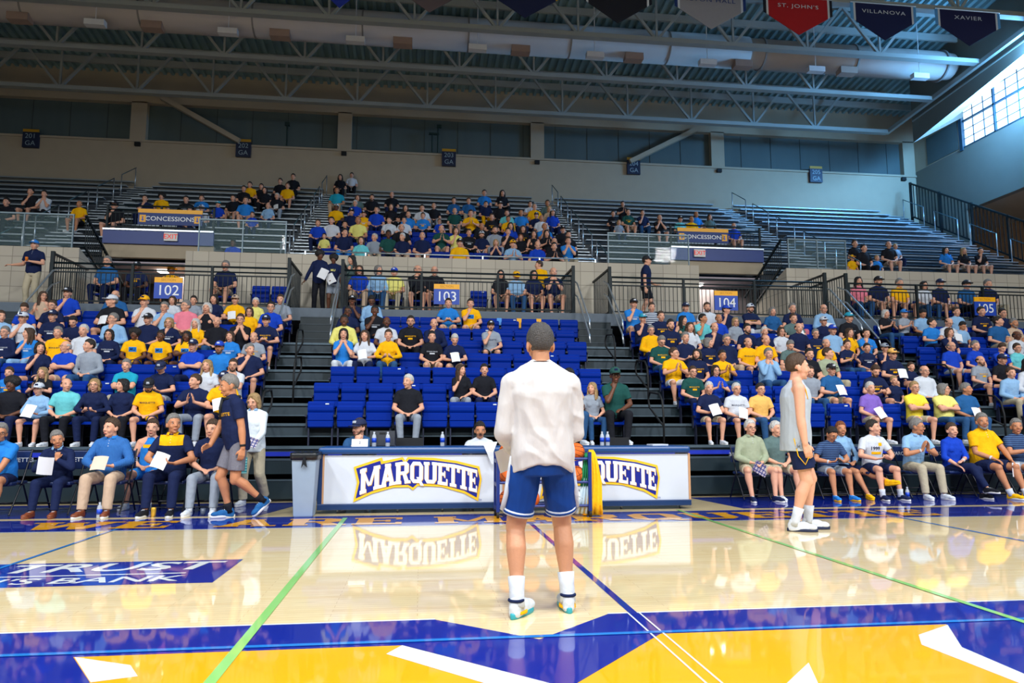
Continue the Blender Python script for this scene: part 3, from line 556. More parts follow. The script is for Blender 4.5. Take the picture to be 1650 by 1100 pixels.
DATA = """
@0,450,6.875
490 195 ln B K l wng>|770 165 sk R N f hK|290 330 sn R N l v|600 305 sn N N l g|597 415 sd N N l hNpW|20 420 sn S S l >L|288 440 sn W N f hWgpK|75 595 sg N D l gLpW|350 610 ln C S f w<pW|655 600 sg Y N l pN|830 480 sk N N o v|945 580 sw W H l|1285 185 bg Q N l|1262 255 sg K sK p hW<q|1270 450 sg S S f g<L|1215 620 md N N l gwLpW|1500 620 ak Y sN l DpC|490 770 md N sN f w>|735 755 bw R sB x <g|990 745 sd G D l <L|110 1040 sn C sR l kpY|495 1040 ly K sN c kw|1415 965 sg T H x|-5 1040 sn C N l
@230,450,6.875
60 260 sg W N f hY|258 325 sg S H f g|335 245 mn W N l w|470 305 sg I H l <g|570 245 sd G N l qw|725 326 mw K K l wn|800 230 md N N l w|1035 240 sn Y K p hBq|1185 370 mn Y N l wg|1255 272 sw P H l w|1425 320 sd R H l g|1535 235 sn G N l|70 450 sg N N l hK|305 490 my N N f wgpW|605 510 lw Y N l w|825 480 bw K D l|1095 460 sn K K h g|1375 470 sn N sN o hNpY|210 660 sk Y sN l DpC|500 650 lk Y sN x DpC|975 640 mn C N l pWk|570 745 sw R N x hN|862 765 sn C H l hRMb|1240 670 bn G sH l pY|1195 790 sg N sN f >|725 965 ly W sN l w|1015 965 sn W sB h gb|225 1010 sk N sG o hNv
@0,580,6.875
480 330 sn S sN p hWkLq|950 310 bn A K l >|1200 310 mk N K l w<|1030 400 my N N p wgLe|1505 285 sk Y sN l hKbvpN|110 650 ak K N l D
@230,580,6.875
590 245 sn N G c <|912 220 sk Y sN p hNq
@470,390,6.875
750 320 mn R B l w|975 320 mg S D l w>L|1128 345 sg P H l hR|1398 325 bg K sK f >gL|1580 330 bg K sB l g|670 660 sk N N h DhK|890 660 sk S S l DvL|630 780 sk N N l Dg|925 775 sk K K f DpW|585 880 sk P K l DL|1052 895 bk W G l Db|1320 890 sd K K l gpYb|1580 915 bn N N f L|575 1030 md C W h w|815 1045 ln W N p wq|1075 1045 sn Y D p wL
@620,480,6.875
705 70 sd C sB o|948 75 sd Y sB f pC|520 440 sk K sB l pW|772 470 sw N sB p vpYq|1170 320 sn G sK f hKbpN|860 840 ln K G f w>|1085 840 sk K N l|258 935 sw K G l <
@900,600,6.875
190 50 sk B D l D<w|505 40 sk E K f DhEg|385 190 ly G D l w<
@700,390,6.875
740 370 lk K sB l w|895 385 sg S D l hYv|1095 375 mk N sB l wg|1300 325 bg N sB h
@990,460,6.875
200 215 sn C sB f hKpW|408 250 sn W N l z|300 375 sg N N f hT|505 350 sn N B l pY|612 445 sd N N l bpY|400 505 sg Y N l gL|505 625 sg E D l gvpY|755 390 lk E K l w>n|830 470 ln W N l w|780 250 sg C N l hN|1018 250 sn W N l b|995 380 sk A H f >M|1125 375 bn R N l M|1220 280 sn N W f hR>|1090 475 bn N N f|1040 640 mg N N l >pYw|1310 420 my G sB l wg|1495 260 sd N W x hWbpY|1222 610 sg N B l gL|1500 490 sk N N l b|1465 640 bn Y sN l pN|650 760 sn Y sW c g>|770 590 sg N N o|895 770 md N N l <bpY|1180 785 sd Y D c pNM|855 965 sn E N l gpY|1110 950 md R N c wg
@1200,460,6.875
300 295 mg Q N l w|512 260 sg N I l|522 375 sn V N p q|865 265 bg S N l gLq|858 405 sg N N l hWk|877 500 sg S N l hR|1132 365 sn K K l hTpW|445 520 mn W N l wg|688 540 sg N N l gpY|662 480 bn N N l|250 520 sw N N l|1102 530 ln Y N l w|1310 540 sd C sN f pY|215 610 bn Y sN l|480 670 sg V H l vb|890 650 bg Y N l|1115 665 sn N D c wpY|1345 700 sk N sN l kpW|1525 700 sn N N f hGpWk|230 770 sg S D h L|710 770 sk K K l w|893 760 sn J H l >|930 940 sw Q sH p hKgq|1430 955 sn N sN p vbpY|1617 770 sn N sN p hOgqpY|1615 1060 sy N N l k
@1410,460,6.875
103 320 mw K D c w|300 320 sg G K c hCw|510 320 sk S sN l vM|625 425 sd C N p >|755 420 bn W N p gvq|795 530 mn N N f w|878 300 sn S N l|948 455 sk S sB l vM|1160 295 sd N N l pY|1395 315 sd N N l g|1370 405 sd Q H l >|1495 425 sg B N l Mb|1545 560 bk W H l DgL|825 680 bg R sG l g|1085 675 sg R N l w|1365 700 sn R N f v|1550 700 sn A N l wg|1138 840 bn G sN l bpY|1383 825 sn K K l hN|1505 975 sn S H l L|1650 880 lk W N l wL|365 905 sn N sN p kq|522 955 bg W N l gL
@1060,590,6.875
548 250 sw N sH p q|855 265 sw W sN l qgpN|1120 265 sd O D l g
@1260,590,6.875
957 250 sw U sH l q|1448 245 sy F sH x g|300 70 sn G D l
@1410,590,6.875
735 260 mg P D x g>|985 260 sg Q D l >Mq
@0,280,6.875
85 325 sk K K l|395 215 sk K sK f|482 240 sk W K h|890 345 bk Y sK l M|1288 365 sk K sK f hK|1620 290 sk N N f
@220,270,6.111
255 295 ak Y sK l|495 325 sk K K l pW|645 310 sn C N l q|540 425 lk W N l w|648 410 sk W N l hW|808 370 sn R N l khT|955 310 sd K sB l|1078 335 sn C sB l|1142 470 sn R N l k|1060 220 sk K K l|1132 180 sk Y K l|1220 195 sk K K l|1265 230 mk K K l w|1300 385 bn S N l k|1385 290 sw K G l q|1490 190 sn Y sN l|1420 145 sk K K l|1545 100 sk K K l
@500,270,6.875
335 115 lk K K l w|460 95 sk W K l|300 265 sk T B l M|525 345 mn V N l w|500 405 sw R N l|290 450 sk Y N l hWD|685 345 sk K K l b|905 310 bn K N l|475 505 sk N N l hK|670 480 sk R N l|645 525 sk Y sB l hKpW|430 595 bk P N l M|195 630 sn R N l|240 600 sk W N l|895 445 mk K K l w|1055 460 lk K K l w|1085 530 bg C N l|875 595 sk W K l <|1040 595 sk W C l|1240 460 sk W Y l|1370 435 bn K G l|1250 545 sn C K l pY|1430 605 sn R N l gk|385 640 sk N N l|380 730 sk N C l >|160 770 sk P N l k|565 820 mn A N l w|765 785 sw G H l <|820 750 sk E N l D|1010 780 sw N B l <|1010 680 bn K K l|1240 765 bg N sB l|1450 690 bn E sB c|1600 490 bn E sG l|1590 375 sk Q N l
@720,270,6.875
240 380 sn Q H l|415 290 sk C N l|430 415 sk N Y l|612 292 lk K K l w|590 425 sk K K l hK|265 520 sn Y K c|495 560 sn K K l pY|665 515 sn A N l|680 580 sn Y N l MpW|820 515 bn C N l M|920 415 sk W N c|970 445 sg Y N l|1115 405 sn V N l M|1135 470 my B B l w|1170 505 lk R N l hWw|990 540 sd N N l hN|1045 570 bn W N l M|385 660 bn K K l M|130 715 mn P H f w|318 735 sn K K l pW|412 755 sn N sW l hWb|530 705 sd G G l b|710 660 lk R N l w|838 690 mn K N l wpY|680 725 sk K K f|1075 670 bn C N h M|920 745 lk K K l wn|1100 740 lk K M c w|1285 695 sk K N l hKg|725 780 mr K K l wk|545 845 my N K h kw|140 845 sg Y N l hK|725 860 sn S B c hY|1000 870 bn R N l v|1190 830 bk K K l|1185 885 sk K N c|1325 830 sn C H h|1345 755 sk K K l
@950,290,6.111
325 245 sk K K c|230 340 sk K K l pWk|375 325 sn E sB l pY|285 425 my G N l kw|515 335 sn N D f|680 385 bn K sK h|887 395 sk A H l hK|1000 395 bk Y N l M|1045 345 bk C N l M|1180 370 ln V sB l w|1415 460 bn R sB l
@1340,300,5.238
185 492 sn K K l w|212 530 sk K K l|212 612 sn Y W l hYk|375 612 sy C N l k|475 500 bn K sB l|530 515 sy S N l k|955 545 lk C sB l w|1105 550 ly K sB l w|1240 555 sk K sB f|215 810 lk I D l w|380 805 sk N sB l hKb|560 825 sg Y sN l|765 845 mk W D l w|900 830 sg N sB l hN|1125 840 sk Q K l hK|1300 835 sg N H l
@0,0,1
175 423 sg Q N l g|222 431 sk N K l DpYhK|365 430 sg N sB l g|376 394 sk R N l D
"""
# ================================================================ PEOPLE
V3 = lambda *a: np.array(a, float)
def nrm(v): return v/(np.linalg.norm(v)+1e-9)
def rotz(a): c, s = math.cos(a), math.sin(a); return np.array([[c, -s, 0], [s, c, 0], [0, 0, 1]])
def rotx(a): c, s = math.cos(a), math.sin(a); return np.array([[1, 0, 0], [0, c, -s], [0, s, c]])
def roty(a): c, s = math.cos(a), math.sin(a); return np.array([[c, 0, s], [0, 1, 0], [-s, 0, c]])
class PR:      # closed primitives, later fused into one skin
    def __init__(s): s.b = MB()
    def E(s, c, r, R=None, n=14, m=9):
        R = np.eye(3) if R is None else R; c = np.array(c, float); vs = []; rs = []
        for i in range(1, m):
            t = math.pi*i/m
            rs.append([tuple(c+R@V3(r[0]*math.sin(t)*math.cos(p), r[1]*math.sin(t)*math.sin(p), r[2]*math.cos(t))) for p in [2*math.pi*k/n for k in range(n)]])
        s.b.rings(rs, True); return s
    def C(s, a, b, ra, rb, flat=(False, False), n=14, q=1.0, side=None):
        a = np.array(a, float); b = np.array(b, float); d = nrm(b-a)
        u = np.array(side, float) if side is not None else (V3(1, 0, 0) if abs(d[0]) < .9 else V3(0, 1, 0))
        u = nrm(u-d*np.dot(u, d)); w = np.cross(d, u); rs = []
        def rg(c, r): return [tuple(c+(u*math.cos(p)+w*math.sin(p)*q)*r) for p in [2*math.pi*k/n for k in range(n)]]
        if not flat[0]:
            for t in (80, 55, 28): rs.append(rg(a-d*ra*math.sin(math.radians(t)), ra*math.cos(math.radians(t))))
        rs.append(rg(a, ra)); rs.append(rg(b, rb))
        if not flat[1]:
            for t in (28, 55, 80): rs.append(rg(b+d*rb*math.sin(math.radians(t)), rb*math.cos(math.radians(t))))
        s.b.rings(rs, True); return s
    def loft(s, secs, n=20):   # (centre, right, fwd, rx, ry)
        s.b.rings([[tuple(c+r*rx*math.cos(p)+f*ry*math.sin(p)) for p in [2*math.pi*k/n for k in range(n)]] for c, r, f, rx, ry in secs], True); return s
    def fuse(s, vox, it=3, fac=.5):
        me = s.b.mesh('tmp', []); 
        import bmesh
        bm = bmesh.new(); bm.from_mesh(me); bmesh.ops.recalc_face_normals(bm, faces=bm.faces); bm.to_mesh(me); bm.free()
        o = bpy.data.objects.new('tmp', me); COL.objects.link(o)
        r = o.modifiers.new('r', 'REMESH'); r.mode = 'VOXEL'; r.voxel_size = vox
        if it: q = o.modifiers.new('s', 'SMOOTH'); q.iterations = it; q.factor = fac
        dg = bpy.context.evaluated_depsgraph_get(); out = bpy.data.meshes.new_from_object(o.evaluated_get(dg))
        bpy.data.objects.remove(o); bpy.data.meshes.remove(me)
        out.polygons.foreach_set('use_smooth', [True]*len(out.polygons)); out.materials.clear(); return out
def joinmesh(me, mb, smooth=True):    # append islands (eyes, lips) to a fused skin
    n = len(me.vertices); v = np.empty(n*3); me.vertices.foreach_get('co', v); v = v.reshape(-1, 3)
    vs = [tuple(p) for p in v]+mb.v; fs = [tuple(p.vertices) for p in me.polygons]+[tuple(i+n for i in f) for f in mb.f]
    out = bpy.data.meshes.new('person'); out.from_pydata(vs, [], fs)
    out.polygons.foreach_set('material_index', [0]*(len(fs)-len(mb.f))+mb.m); out.polygons.foreach_set('use_smooth', [True]*len(fs))
    bpy.data.meshes.remove(me); out.update(); return out
def ik(S_, T, u, f, hint):
    D = T-S_; L = np.linalg.norm(D); mx = (u+f)*.998
    if L > mx: T = S_+D/L*mx; D = T-S_; L = mx
    dh = D/L; a = (u*u-f*f+L*L)/(2*L); h = math.sqrt(max(0, u*u-a*a)); p = hint-dh*np.dot(hint, dh); p = nrm(p)
    return S_+dh*a+p*h, T
def skeleton(sp):
    k = {}; fem = sp.get('fem'); P = V3(*sp['pelvis']); lean = math.radians(sp.get('lean', 6)); roll = math.radians(sp.get('roll', 0)); tw = math.radians(sp.get('twist', 0))
    u = V3(math.sin(roll), -math.sin(lean), math.cos(lean)); u = nrm(u); u1 = nrm(u*.6+V3(0, 0, .4)) if lean < .6 else u
    R0 = V3(1, 0, 0); R1 = rotz(tw)@R0; R1 = nrm(R1-u*np.dot(R1, u)); F1 = np.cross(u, R1)
    k['hk'] = sp.get('hk', 1.13); k['P'] = P; k['W'] = P+u1*.17; k['C'] = k['W']+u*.20; k['SC'] = k['C']+u*.12; k['N'] = k['SC']+u*.065
    k['u'] = u; k['u1'] = u1; k['R0'] = R0; k['R1'] = R1; k['F1'] = F1
    hy, hp, hr = [math.radians(a) for a in sp.get('head', (0, 0, 0))]
    un = nrm(u*.5+V3(0, 0, .5)); H = rotz(hy)@rotx(hp)@roty(hr); k['HR'] = H
    k['H'] = k['N']+un*.115+nrm(V3(0, -1, 0))*.012+H@V3(0, -.01, .0)+V3(0, -math.sin(max(hp, 0))*.03, (k['hk']-1.04)*.10)
    sw = .152 if fem else .174; hw = .085
    arms = sp['arms']; legs = sp['legs']
    for s in (-1, 1):
        sh = k['SC']+R1*s*sw-u*.028+F1*.0; a = arms[s]
        sh = sh+V3(*a.get('sh', (0, 0, 0)))
        e, w = ik(sh, V3(*a['w']), .285, .255, V3(*a.get('hint', (s*.5, .4, -.8))))
        k['sh', s], k['el', s], k['wr', s] = sh, e, w
        fa = nrm(w-e); d = nrm(V3(*a['d'])) if 'd' in a else fa; n_ = V3(*a.get('n', (0, 0, -1))); n_ = nrm(n_-d*np.dot(n_, d)); k['hd', s] = (d, n_, a.get('curl', 25), a.get('thumb', 1))
        hp_ = P+R0*s*hw; l = legs[s]; kn, an = ik(hp_, V3(*l['a']), .44, .425, V3(*l.get('hint', (s*.1, -1, .3))))
        k['hip', s], k['kn', s], k['an', s] = hp_, kn, an; k['foot', s] = (math.radians(l.get('yaw', s*10)), math.radians(l.get('pitch', 0)))
    return k
def hand(p, W_, d, n_, curl, s, hs=1.):
    sd = np.cross(n_, d)*s      # towards the thumb side
    offs = (.030, .010, -.010, -.029); ln = (.88, 1, .94, .76)
    for o, l in zip(offs, ln):
        kk = W_+d*.088*hs+sd*o*hs; p.C(W_+d*.012+sd*o*.55*hs, kk, .0155*hs, .0125*hs, n=8)
        dd = d.copy(); q = kk
        for j, (sl, r0, r1) in enumerate(((.042, .0105, .0095), (.027, .0095, .0085), (.021, .0085, .007))):
            ang = math.radians(curl*(.8 if j == 0 else 1.0)); dd = nrm(dd*math.cos(ang)+n_*math.sin(ang)) if j == 0 else nrm(dd*math.cos(ang)+np.cross(np.cross(dd, n_), dd)*math.sin(ang))
            q2 = q+dd*sl*l*hs; p.C(q, q2, r0*hs, r1*hs, n=8); q = q2
    t0 = W_+d*.028*hs+sd*.022*hs; t1 = t0+nrm(d*.62+sd*.62+n_*.30)*.042*hs; t2 = t1+nrm(d*.8+sd*.25+n_*.38)*.032*hs
    p.C(t0, t1, .0135*hs, .0115*hs, n=8); p.C(t1, t2, .0115*hs, .0095*hs, n=8)
def torso(k, p, g=0., fem=False, belly=0., lo=-.09, top=True, waist=None):
    P, u, u1, R0, R1, F1 = k['P'], k['u'], k['u1'], k['R0'], k['R1'], k['F1']; F0 = V3(0, 1, 0)
    wx = (waist or (.135 if fem else .150))+belly*.6
    secs = [(P+u1*lo, R0, F0, .155+g, .115+g), (P, R0, F0, .165+g, .122+g+belly*.3), (P+u1*.09-F0*belly*.45, R0, F0, (wx+.165)/2+g, .118+g+belly*.6),
        (k['W']-F0*belly*.5, nrm(R0+R1), F0, wx+g, .110+g+belly*.6), (k['W']+u*.1-F1*belly*.2, R1, F1, .160+g+belly*.2, .118+g+belly*.3), (k['C'], R1, F1, (.165 if fem else .178)+g, .124+g), (k['SC']-u*.03, R1, F1, (.145 if fem else .160)+g, .105+g*.9),
        (k['SC']+u*.028, R1, F1, .088+g, .075+g*.7), (k['N']+u*(.004 if g else .01), R1, F1, .062+g*.5, .058+g*.5)]
    p.loft(secs)
    if fem:
        for s in (-1, 1): p.E(k['C']+R1*s*.075-F1*.075-u*.02, (.062+g*.6, .055+g*.6, .062+g*.6))
    for s in (-1, 1):
        p.E(k['sh', s]-R1*s*.012, (.062+g*.6,)*3); p.C(k['N']+R1*s*.02-u*.022, k['sh', s]+u*.0, .052+g*.4, .052+g*.5)
HS = 1.0
def head_prims(p, k, fine=False):
    H, c = k['HR']*k['hk'], k['H']
    def e(x, y, z, *r): p.E(c+H@V3(x, y, z), tuple(q*k['hk'] for q in r), k['HR'], 18 if fine else 14, 12 if fine else 9)
    e(0, .014, .036, .075, .094, .086); e(0, -.022, .005, .064, .072, .088); e(0, -.026, -.058, .050, .054, .048); e(0, -.064, -.088, .022, .019, .018)
    for s in (-1, 1):
        e(s*.034, -.058, -.022, .026, .026, .030); e(s*.076, .014, -.004, .010, .021, .031); e(s*.072, .004, -.026, .008, .012, .014)
        p.C(c+H@V3(0, -.080, .037), c+H@V3(s*.046, -.070, .034), .0135, .011, n=8); e(s*.012, -.098, -.021, .009, .010, .008)
    p.C(c+H@V3(0, -.086, .026), c+H@V3(0, -.106, -.014), .0085, .0125, n=8); e(0, -.083, -.052, .022, .012, .014)
    p.C(c+H@V3(0, .018, -.045), k['N']-k['u']*.02, .052, .060, n=16)
def features(me, k, mb):
    v = np.empty(len(me.vertices)*3); me.vertices.foreach_get('co', v); v = v.reshape(-1, 3)
    bv = BVHTree.FromPolygons([tuple(p) for p in v], [tuple(p.vertices) for p in me.polygons]); hk = k['hk']; H, c = k['HR']*hk, k['H']
    def hit(x, z):
        h = bv.ray_cast(Vector(c+H@V3(x, -.2, z)), Vector(k['HR']@V3(0, 1, 0)), .3)
        return (-.2+h[3]/hk) if h[0] is not None else -.09
    def el(x, y, z, r, mi, R=None, n=12, m=8):
        q = PR(); q.E(c+H@V3(x, y, z), tuple(a*hk for a in r), k['HR'] if R is None else k['HR']@R, n, m); mb.add(q.b.v, q.b.f, mi)
    for s in (-1, 1):
        y = hit(s*.030, .013); el(s*.030, y+.0045, .013, (.0120, .0070, .0052), 1); el(s*.030, y-.0016, .013, (.0050, .0022, .0050), 2)
        el(s*.030, y+.001, .0195, (.0145, .005, .0022), 2)
        y2 = hit(s*.032, .033); el(s*.032, y2+.001, .034, (.019, .0048, .0040), 3, roty(s*.10))
    y = hit(0, -.056); el(0, y+.002, -.0535, (.022, .006, .0042), 4); el(0, y+.002, -.0605, (.019, .006, .0050), 4)
    el(0, y-.002, -.0568, (.018, .003, .0012), 2)
    k['ey'] = hit(.03, .013)
def body_mesh(k, fem, vox, belly, fine=False, kid=False):
    p = PR(); torso(k, p, 0, fem, belly); head_prims(p, k, fine)
    for s in (-1, 1):
        sh, e, w = k['sh', s], k['el', s], k['wr', s]; f = .88 if fem else 1
        p.C(sh, e, .056*f, .043*f); m = e+(w-e)*.28; p.C(e, m, .042*f, .045*f); p.C(m, w, .045*f, .028*f)
        d, n_, cu, th = k['hd', s]; hand(p, w, d, n_, cu, s*th*-1 if False else s*th, 1.0 if not fem else .92)
        h, kn, an = k['hip', s], k['kn', s], k['an', s]
        p.C(h, kn, .088, .060); b_ = nrm(np.cross(V3(1, 0, 0), an-kn)); bk = b_ if b_[1] > 0 else -b_
        m = kn+(an-kn)*.30; p.C(kn, m+bk*.014, .055, .061); p.C(m+bk*.014, kn+(an-kn)*.62+bk*.006, .061, .043); p.C(kn+(an-kn)*.62+bk*.006, an, .043, .034); p.E(kn+nrm(kn-h)*.01-bk*.012, (.05, .05, .055))
        yaw, pi_ = k['foot', s]; Rf = rotz(yaw)@rotx(pi_); p.E(an+Rf@V3(0, -.06, -.035), (.035, .10, .028), Rf)
    me = p.fuse(vox, 3); mb = MB(); features(me, k, mb); return joinmesh(me, mb)
def foot_frame(k, s):
    yaw, pi_ = k['foot', s]; return rotz(yaw)@rotx(pi_), k['an', s]
def wrinkle(me, k, amp, hem=0.):
    from mathutils import noise
    n = len(me.vertices); v = np.empty(n*3); me.vertices.foreach_get('co', v); v = v.reshape(-1, 3); nn = np.empty(n*3); me.vertices.foreach_get('normal', nn); nn = nn.reshape(-1, 3); P = k['P']
    for i in range(n):
        x, y, z = v[i]; q = noise.noise(Vector((x*9+y*6, y*9, z*5-x*7)))+.6*noise.noise(Vector((x*17, y*17+3, z*9+x*12)))
        w = 1-abs(noise.noise(Vector((x*7-z*5, y*7, z*4+x*4))))*2.2; v[i] += nn[i]*amp*(q*.8+max(0, w)*.9-.3)
        if hem:
            t = min(1, max(0, (P[2]+.14-z)/.2)); v[i][2] += hem*t*(1-((x-P[0])/.17)**2)*(1 if y > P[1] else .2)
    me.vertices.foreach_set('co', v.reshape(-1)); me.update()
def shirt_mesh(k, fem, vox, belly, kind, lo=-.06, loose=.0, wr=0., hem=0., it=3):
    p = PR(); g = .017+loose; loose = loose*.45
    torso(k, p, g, fem, belly, lo, waist=(.14 if fem else .158))
    for s in (-1, 1):
        sh, e, w = k['sh', s], k['el', s], k['wr', s]; f = .88 if fem else 1
        if kind == 't': p.C(sh, sh+(e-sh)*.66, (.066+loose)*f, (.066+loose)*f, (False, True))
        if kind == 'L': p.C(sh, e, (.066+loose)*f, (.056+loose*.8)*f); p.C(e, e+(w-e)*.3, (.056+loose*.8)*f, (.057+loose*.7)*f); p.C(e+(w-e)*.3, e+(w-e)*.95, (.057+loose*.7)*f, .041*f, (False, True))
        if kind == 'r': p.C(sh, e, (.066+loose)*f, .058*f); p.C(e, e+(w-e)*.35, .058*f, .056*f, (False, True))
    me = p.fuse(vox, it)
    if wr: wrinkle(me, k, wr, hem)
    return me
def tank_mesh(k, fem, vox, belly, lo=-.06, loose=0.):
    P, u, u1, R0, R1, F1 = k['P'], k['u'], k['u1'], k['R0'], k['R1'], k['F1']; F0 = V3(0, 1, 0); g = .014+loose; p = PR(); wx = (.135 if fem else .155)+belly*.5
    p.loft([(P+u1*lo, R0, F0, .175+g, .125+g), (P+u1*.08, R0, F0, .168+g, .12+g+belly*.5), (k['W'], R0, F0, wx+.012+g, .112+g+belly*.6), (k['W']+u*.1, R1, F1, .160+g, .118+g), (k['C']+u*.0, R1, F1, .160+g, .124+g), (k['SC']-u*.03, R1, F1, .112+g, .106+g), (k['SC']+u*.02, R1, F1, .082+g, .072+g*.6), (k['N']-u*.005, R1, F1, .070, .066)])
    return p.fuse(vox, 2)
def legs_mesh(k, fem, vox, kind, fr=.80, loose=0., hi=.06):
    p = PR(); P, u1 = k['P'], k['u1']; F0 = V3(0, 1, 0); R0 = k['R0']
    p.loft([(P-u1*.11, R0, F0, .150, .118), (P-u1*.03, R0, F0, .178+loose*.3, .134), (P+u1*hi, R0, F0, .168, .126)])
    for s in (-1, 1):
        h, kn, an = k['hip', s], k['kn', s], k['an', s]
        if kind == 's': p.C(h, h+(kn-h)*fr, .100+loose*.5, .088+loose, (False, True))
        else:
            p.C(h, kn, .100, .075+loose*.5); p.C(kn, kn+(an-kn)*.95, .074+loose*.6, .056+loose, (False, True))
    return p.fuse(vox, 2)
_hm = {}
def hair_mesh(st, fine=False):
    if (st, fine) in _hm: return _hm[st, fine]
    vox = .006 if fine else .009
    if st in 'sb':
        b = MB(); n, m = (132, 80) if fine else (40, 28); c0 = V3(0, .014, .030); rnd = random.Random(3)
        rs = []
        for i in range(1, m):
            t = math.pi*i/m*.80; ring = []
            for kx in range(n):
                a = 2*math.pi*kx/n; d = V3(math.sin(t)*math.cos(a), math.sin(t)*math.sin(a), math.cos(t)); q = V3(d[0]*.0755, d[1]*.0945, d[2]*.0925)
                y, z = q[1], q[2]+c0[2]
                thr = np.interp(y, [-.09, -.060, -.035, -.012, .0, .03, .045, .09], [.082, .074, .040, .004, .024, .020, -.012, -.050])+(.10*max(0, abs(q[0])-.03) if y < -.04 else 0)
                thr += .0035*math.sin(a*31)+.003*math.sin(a*13+1) if fine else .003*math.sin(a*11)
                mm = 1/(1+math.exp(-(z-thr)/.0035))
                th = .0065+.015*max(0, d[2])**1.5+.003*math.sin(a*7+t*5)*math.sin(t*9)*max(.2, d[2])+(.0013*math.sin(a*43+3*math.sin(t*6))*math.sin(t*3.2) if fine else 0)
                if st == 'b': mm *= 1/(1+math.exp((z-.050)/.006)); th = .008
                ring.append(tuple(c0+q*(.93+mm*.07)+d*th*mm))
            rs.append(ring)
        b.rings(rs, True); me = b.mesh('hair', [], True)
    else:
        p = PR()
        if st == 'a': 
            p.E((0, .028, .060), (.122, .118, .105)); rnd = random.Random(5)
            for i in range(60):
                t = rnd.uniform(0, 6.28); ph = rnd.uniform(0, 1.5); d = V3(math.cos(t)*math.sin(ph), math.sin(t)*math.sin(ph), math.cos(ph)); p.E(V3(0, .03, .06)+d*V3(.108, .104, .092), (.024,)*3, n=8, m=6)
        else:
            p.E((0, .024, .046), (.089, .100, .088)); p.E((0, .070, -.02), (.078, .045, .085))
            for s in (-1, 1): p.E((s*.072, .018, -.012), (.026, .055, .070)); p.C((s*.02, -.055, .105), (s*.078, -.03, .01), .018, .018, n=8)
            if st in 'l':
                p.E((0, .082, -.12), (.085, .042, .15))
                for s in (-1, 1): p.C((s*.078, .0, -.03), (s*.086, -.030, -.20), .029, .020); p.C((s*.070, .05, -.03), (s*.085, .03, -.22), .032, .024)
            if st == 'm':
                for s in (-1, 1): p.E((s*.074, .012, -.055), (.024, .050, .050))
        me = p.fuse(vox, 2)
    _hm[st, fine] = me; return me
def cap_meshes():
    if 'cap' in _hm: return _hm['cap']
    b = MB(); n = 28; rs = []
    for i in range(0, 9):
        t = math.pi/2*(1-i/9.)*1.0; z = math.cos(t); r = math.sin(t)
        rs.append([(r*.088*math.cos(2*math.pi*q/n), .012+r*.106*math.sin(2*math.pi*q/n), .050+z*.092) for q in range(n)])
    b.rings(rs, True); b.lathe([(.009, 0), (.007, .008), (0.001, .009)], (0, .012, .14), 8)
    crown = b.mesh('cap', [], True); b = MB(); up = []; dn = []
    for i in range(15):
        a = math.radians(200+140*i/14); x, y = math.cos(a), math.sin(a); z = .053-.012*(abs(x)**2)
        inn = (x*.086, .012+y*.100, z+.002); ou = (x*.088, -.045+y*.128, z-.006); up.append((inn, ou))
    vs = [p for q in up for p in q]+[(p[0], p[1], p[2]-.005) for q in up for p in q]; m = len(up)*2; fs = []
    for i in range(len(up)-1): a = 2*i; fs += [(a, a+1, a+3, a+2), (m+a, m+a+2, m+a+3, m+a+1), (a+1, m+a+1, m+a+3, a+3)]
    b.add(vs, fs); brim = b.mesh('brim', [], True)
    b = MB(); b.prism([(-.026, .078), (.026, .078), (.022, .108), (-.022, .108)], 'y', -.092, -.070); em = b.mesh('emblem', [], False)
    _hm['cap'] = (crown, brim, em); return _hm['cap']
def glasses_mesh(ey):
    k = ('gl', round(ey, 3))
    if k not in _hm:
        b = MB(); y = ey-.016
        for s in (-1, 1):
            b.tube([(s*.033+.0225*math.cos(a)*(1 if abs(math.cos(a)) < .9 else 1), y, .011+.0165*math.sin(a)) for a in [2*math.pi*i/14 for i in range(14)]], .0022, 6, closed=True)
            b.tube([(s*.055, y, .016), (s*.076, y+.05, .014), (s*.079, .01, .012)], .002, 5)
        b.tube([(-.011, y, .013), (0, y-.003, .015), (.011, y, .013)], .002, 5)
        _hm[k] = b.mesh('glasses', [])
    return _hm[k]
def shoe_meshes():
    if 'shoe' in _hm: return _hm['shoe']
    p = PR(); p.E((0, -.145, .042), (.047, .062, .034)); p.E((0, -.07, .052), (.042, .08, .044)); p.E((0, .022, .055), (.037, .046, .05)); p.C((0, -.03, .06), (0, .015, .085), .036, .040); p.C((0, -.12, .03), (0, .03, .03), .044, .036)
    up = p.fuse(.008, 2); o = []
    for i in range(28):
        a = 2*math.pi*i/28; x = math.cos(a); y = math.sin(a); w = np.interp(-y, [-1, -.3, .5, 1], [.036, .036, .05, .047]); o.append((x*w, -.068+y*.142))
    sole = MB().rings([[(x*.94, y*1., 0) for x, y in o], [(x, y, .008) for x, y in o], [(x*1.02, y*1.01, .026) for x, y in o], [(x*.9, y*.96, .034) for x, y in o]]).mesh('sole', [], True)
    _hm['shoe'] = (up, sole); return _hm['shoe']
def with_mats(me, *ms):      # a linked data copy would be wasteful: keep the mesh, put materials on the object
    while len(me.materials) < len(ms): me.materials.append(ms[len(me.materials)])
    return me
def put(name, me, mats, parent=None, M=None):
    with_mats(me, *mats); o = bpy.data.objects.new(name, me); COL.objects.link(o)
    for i, m in enumerate(mats): o.material_slots[i].link = 'OBJECT'; o.material_slots[i].material = m
    if parent: o.parent = parent
    if M is not None: o.matrix_local = M
    return o
def M4(R, t): 
    M = Matrix([list(map(float, R[i]))+[float(t[i])] for i in range(3)]+[[0, 0, 0, 1]]); return M
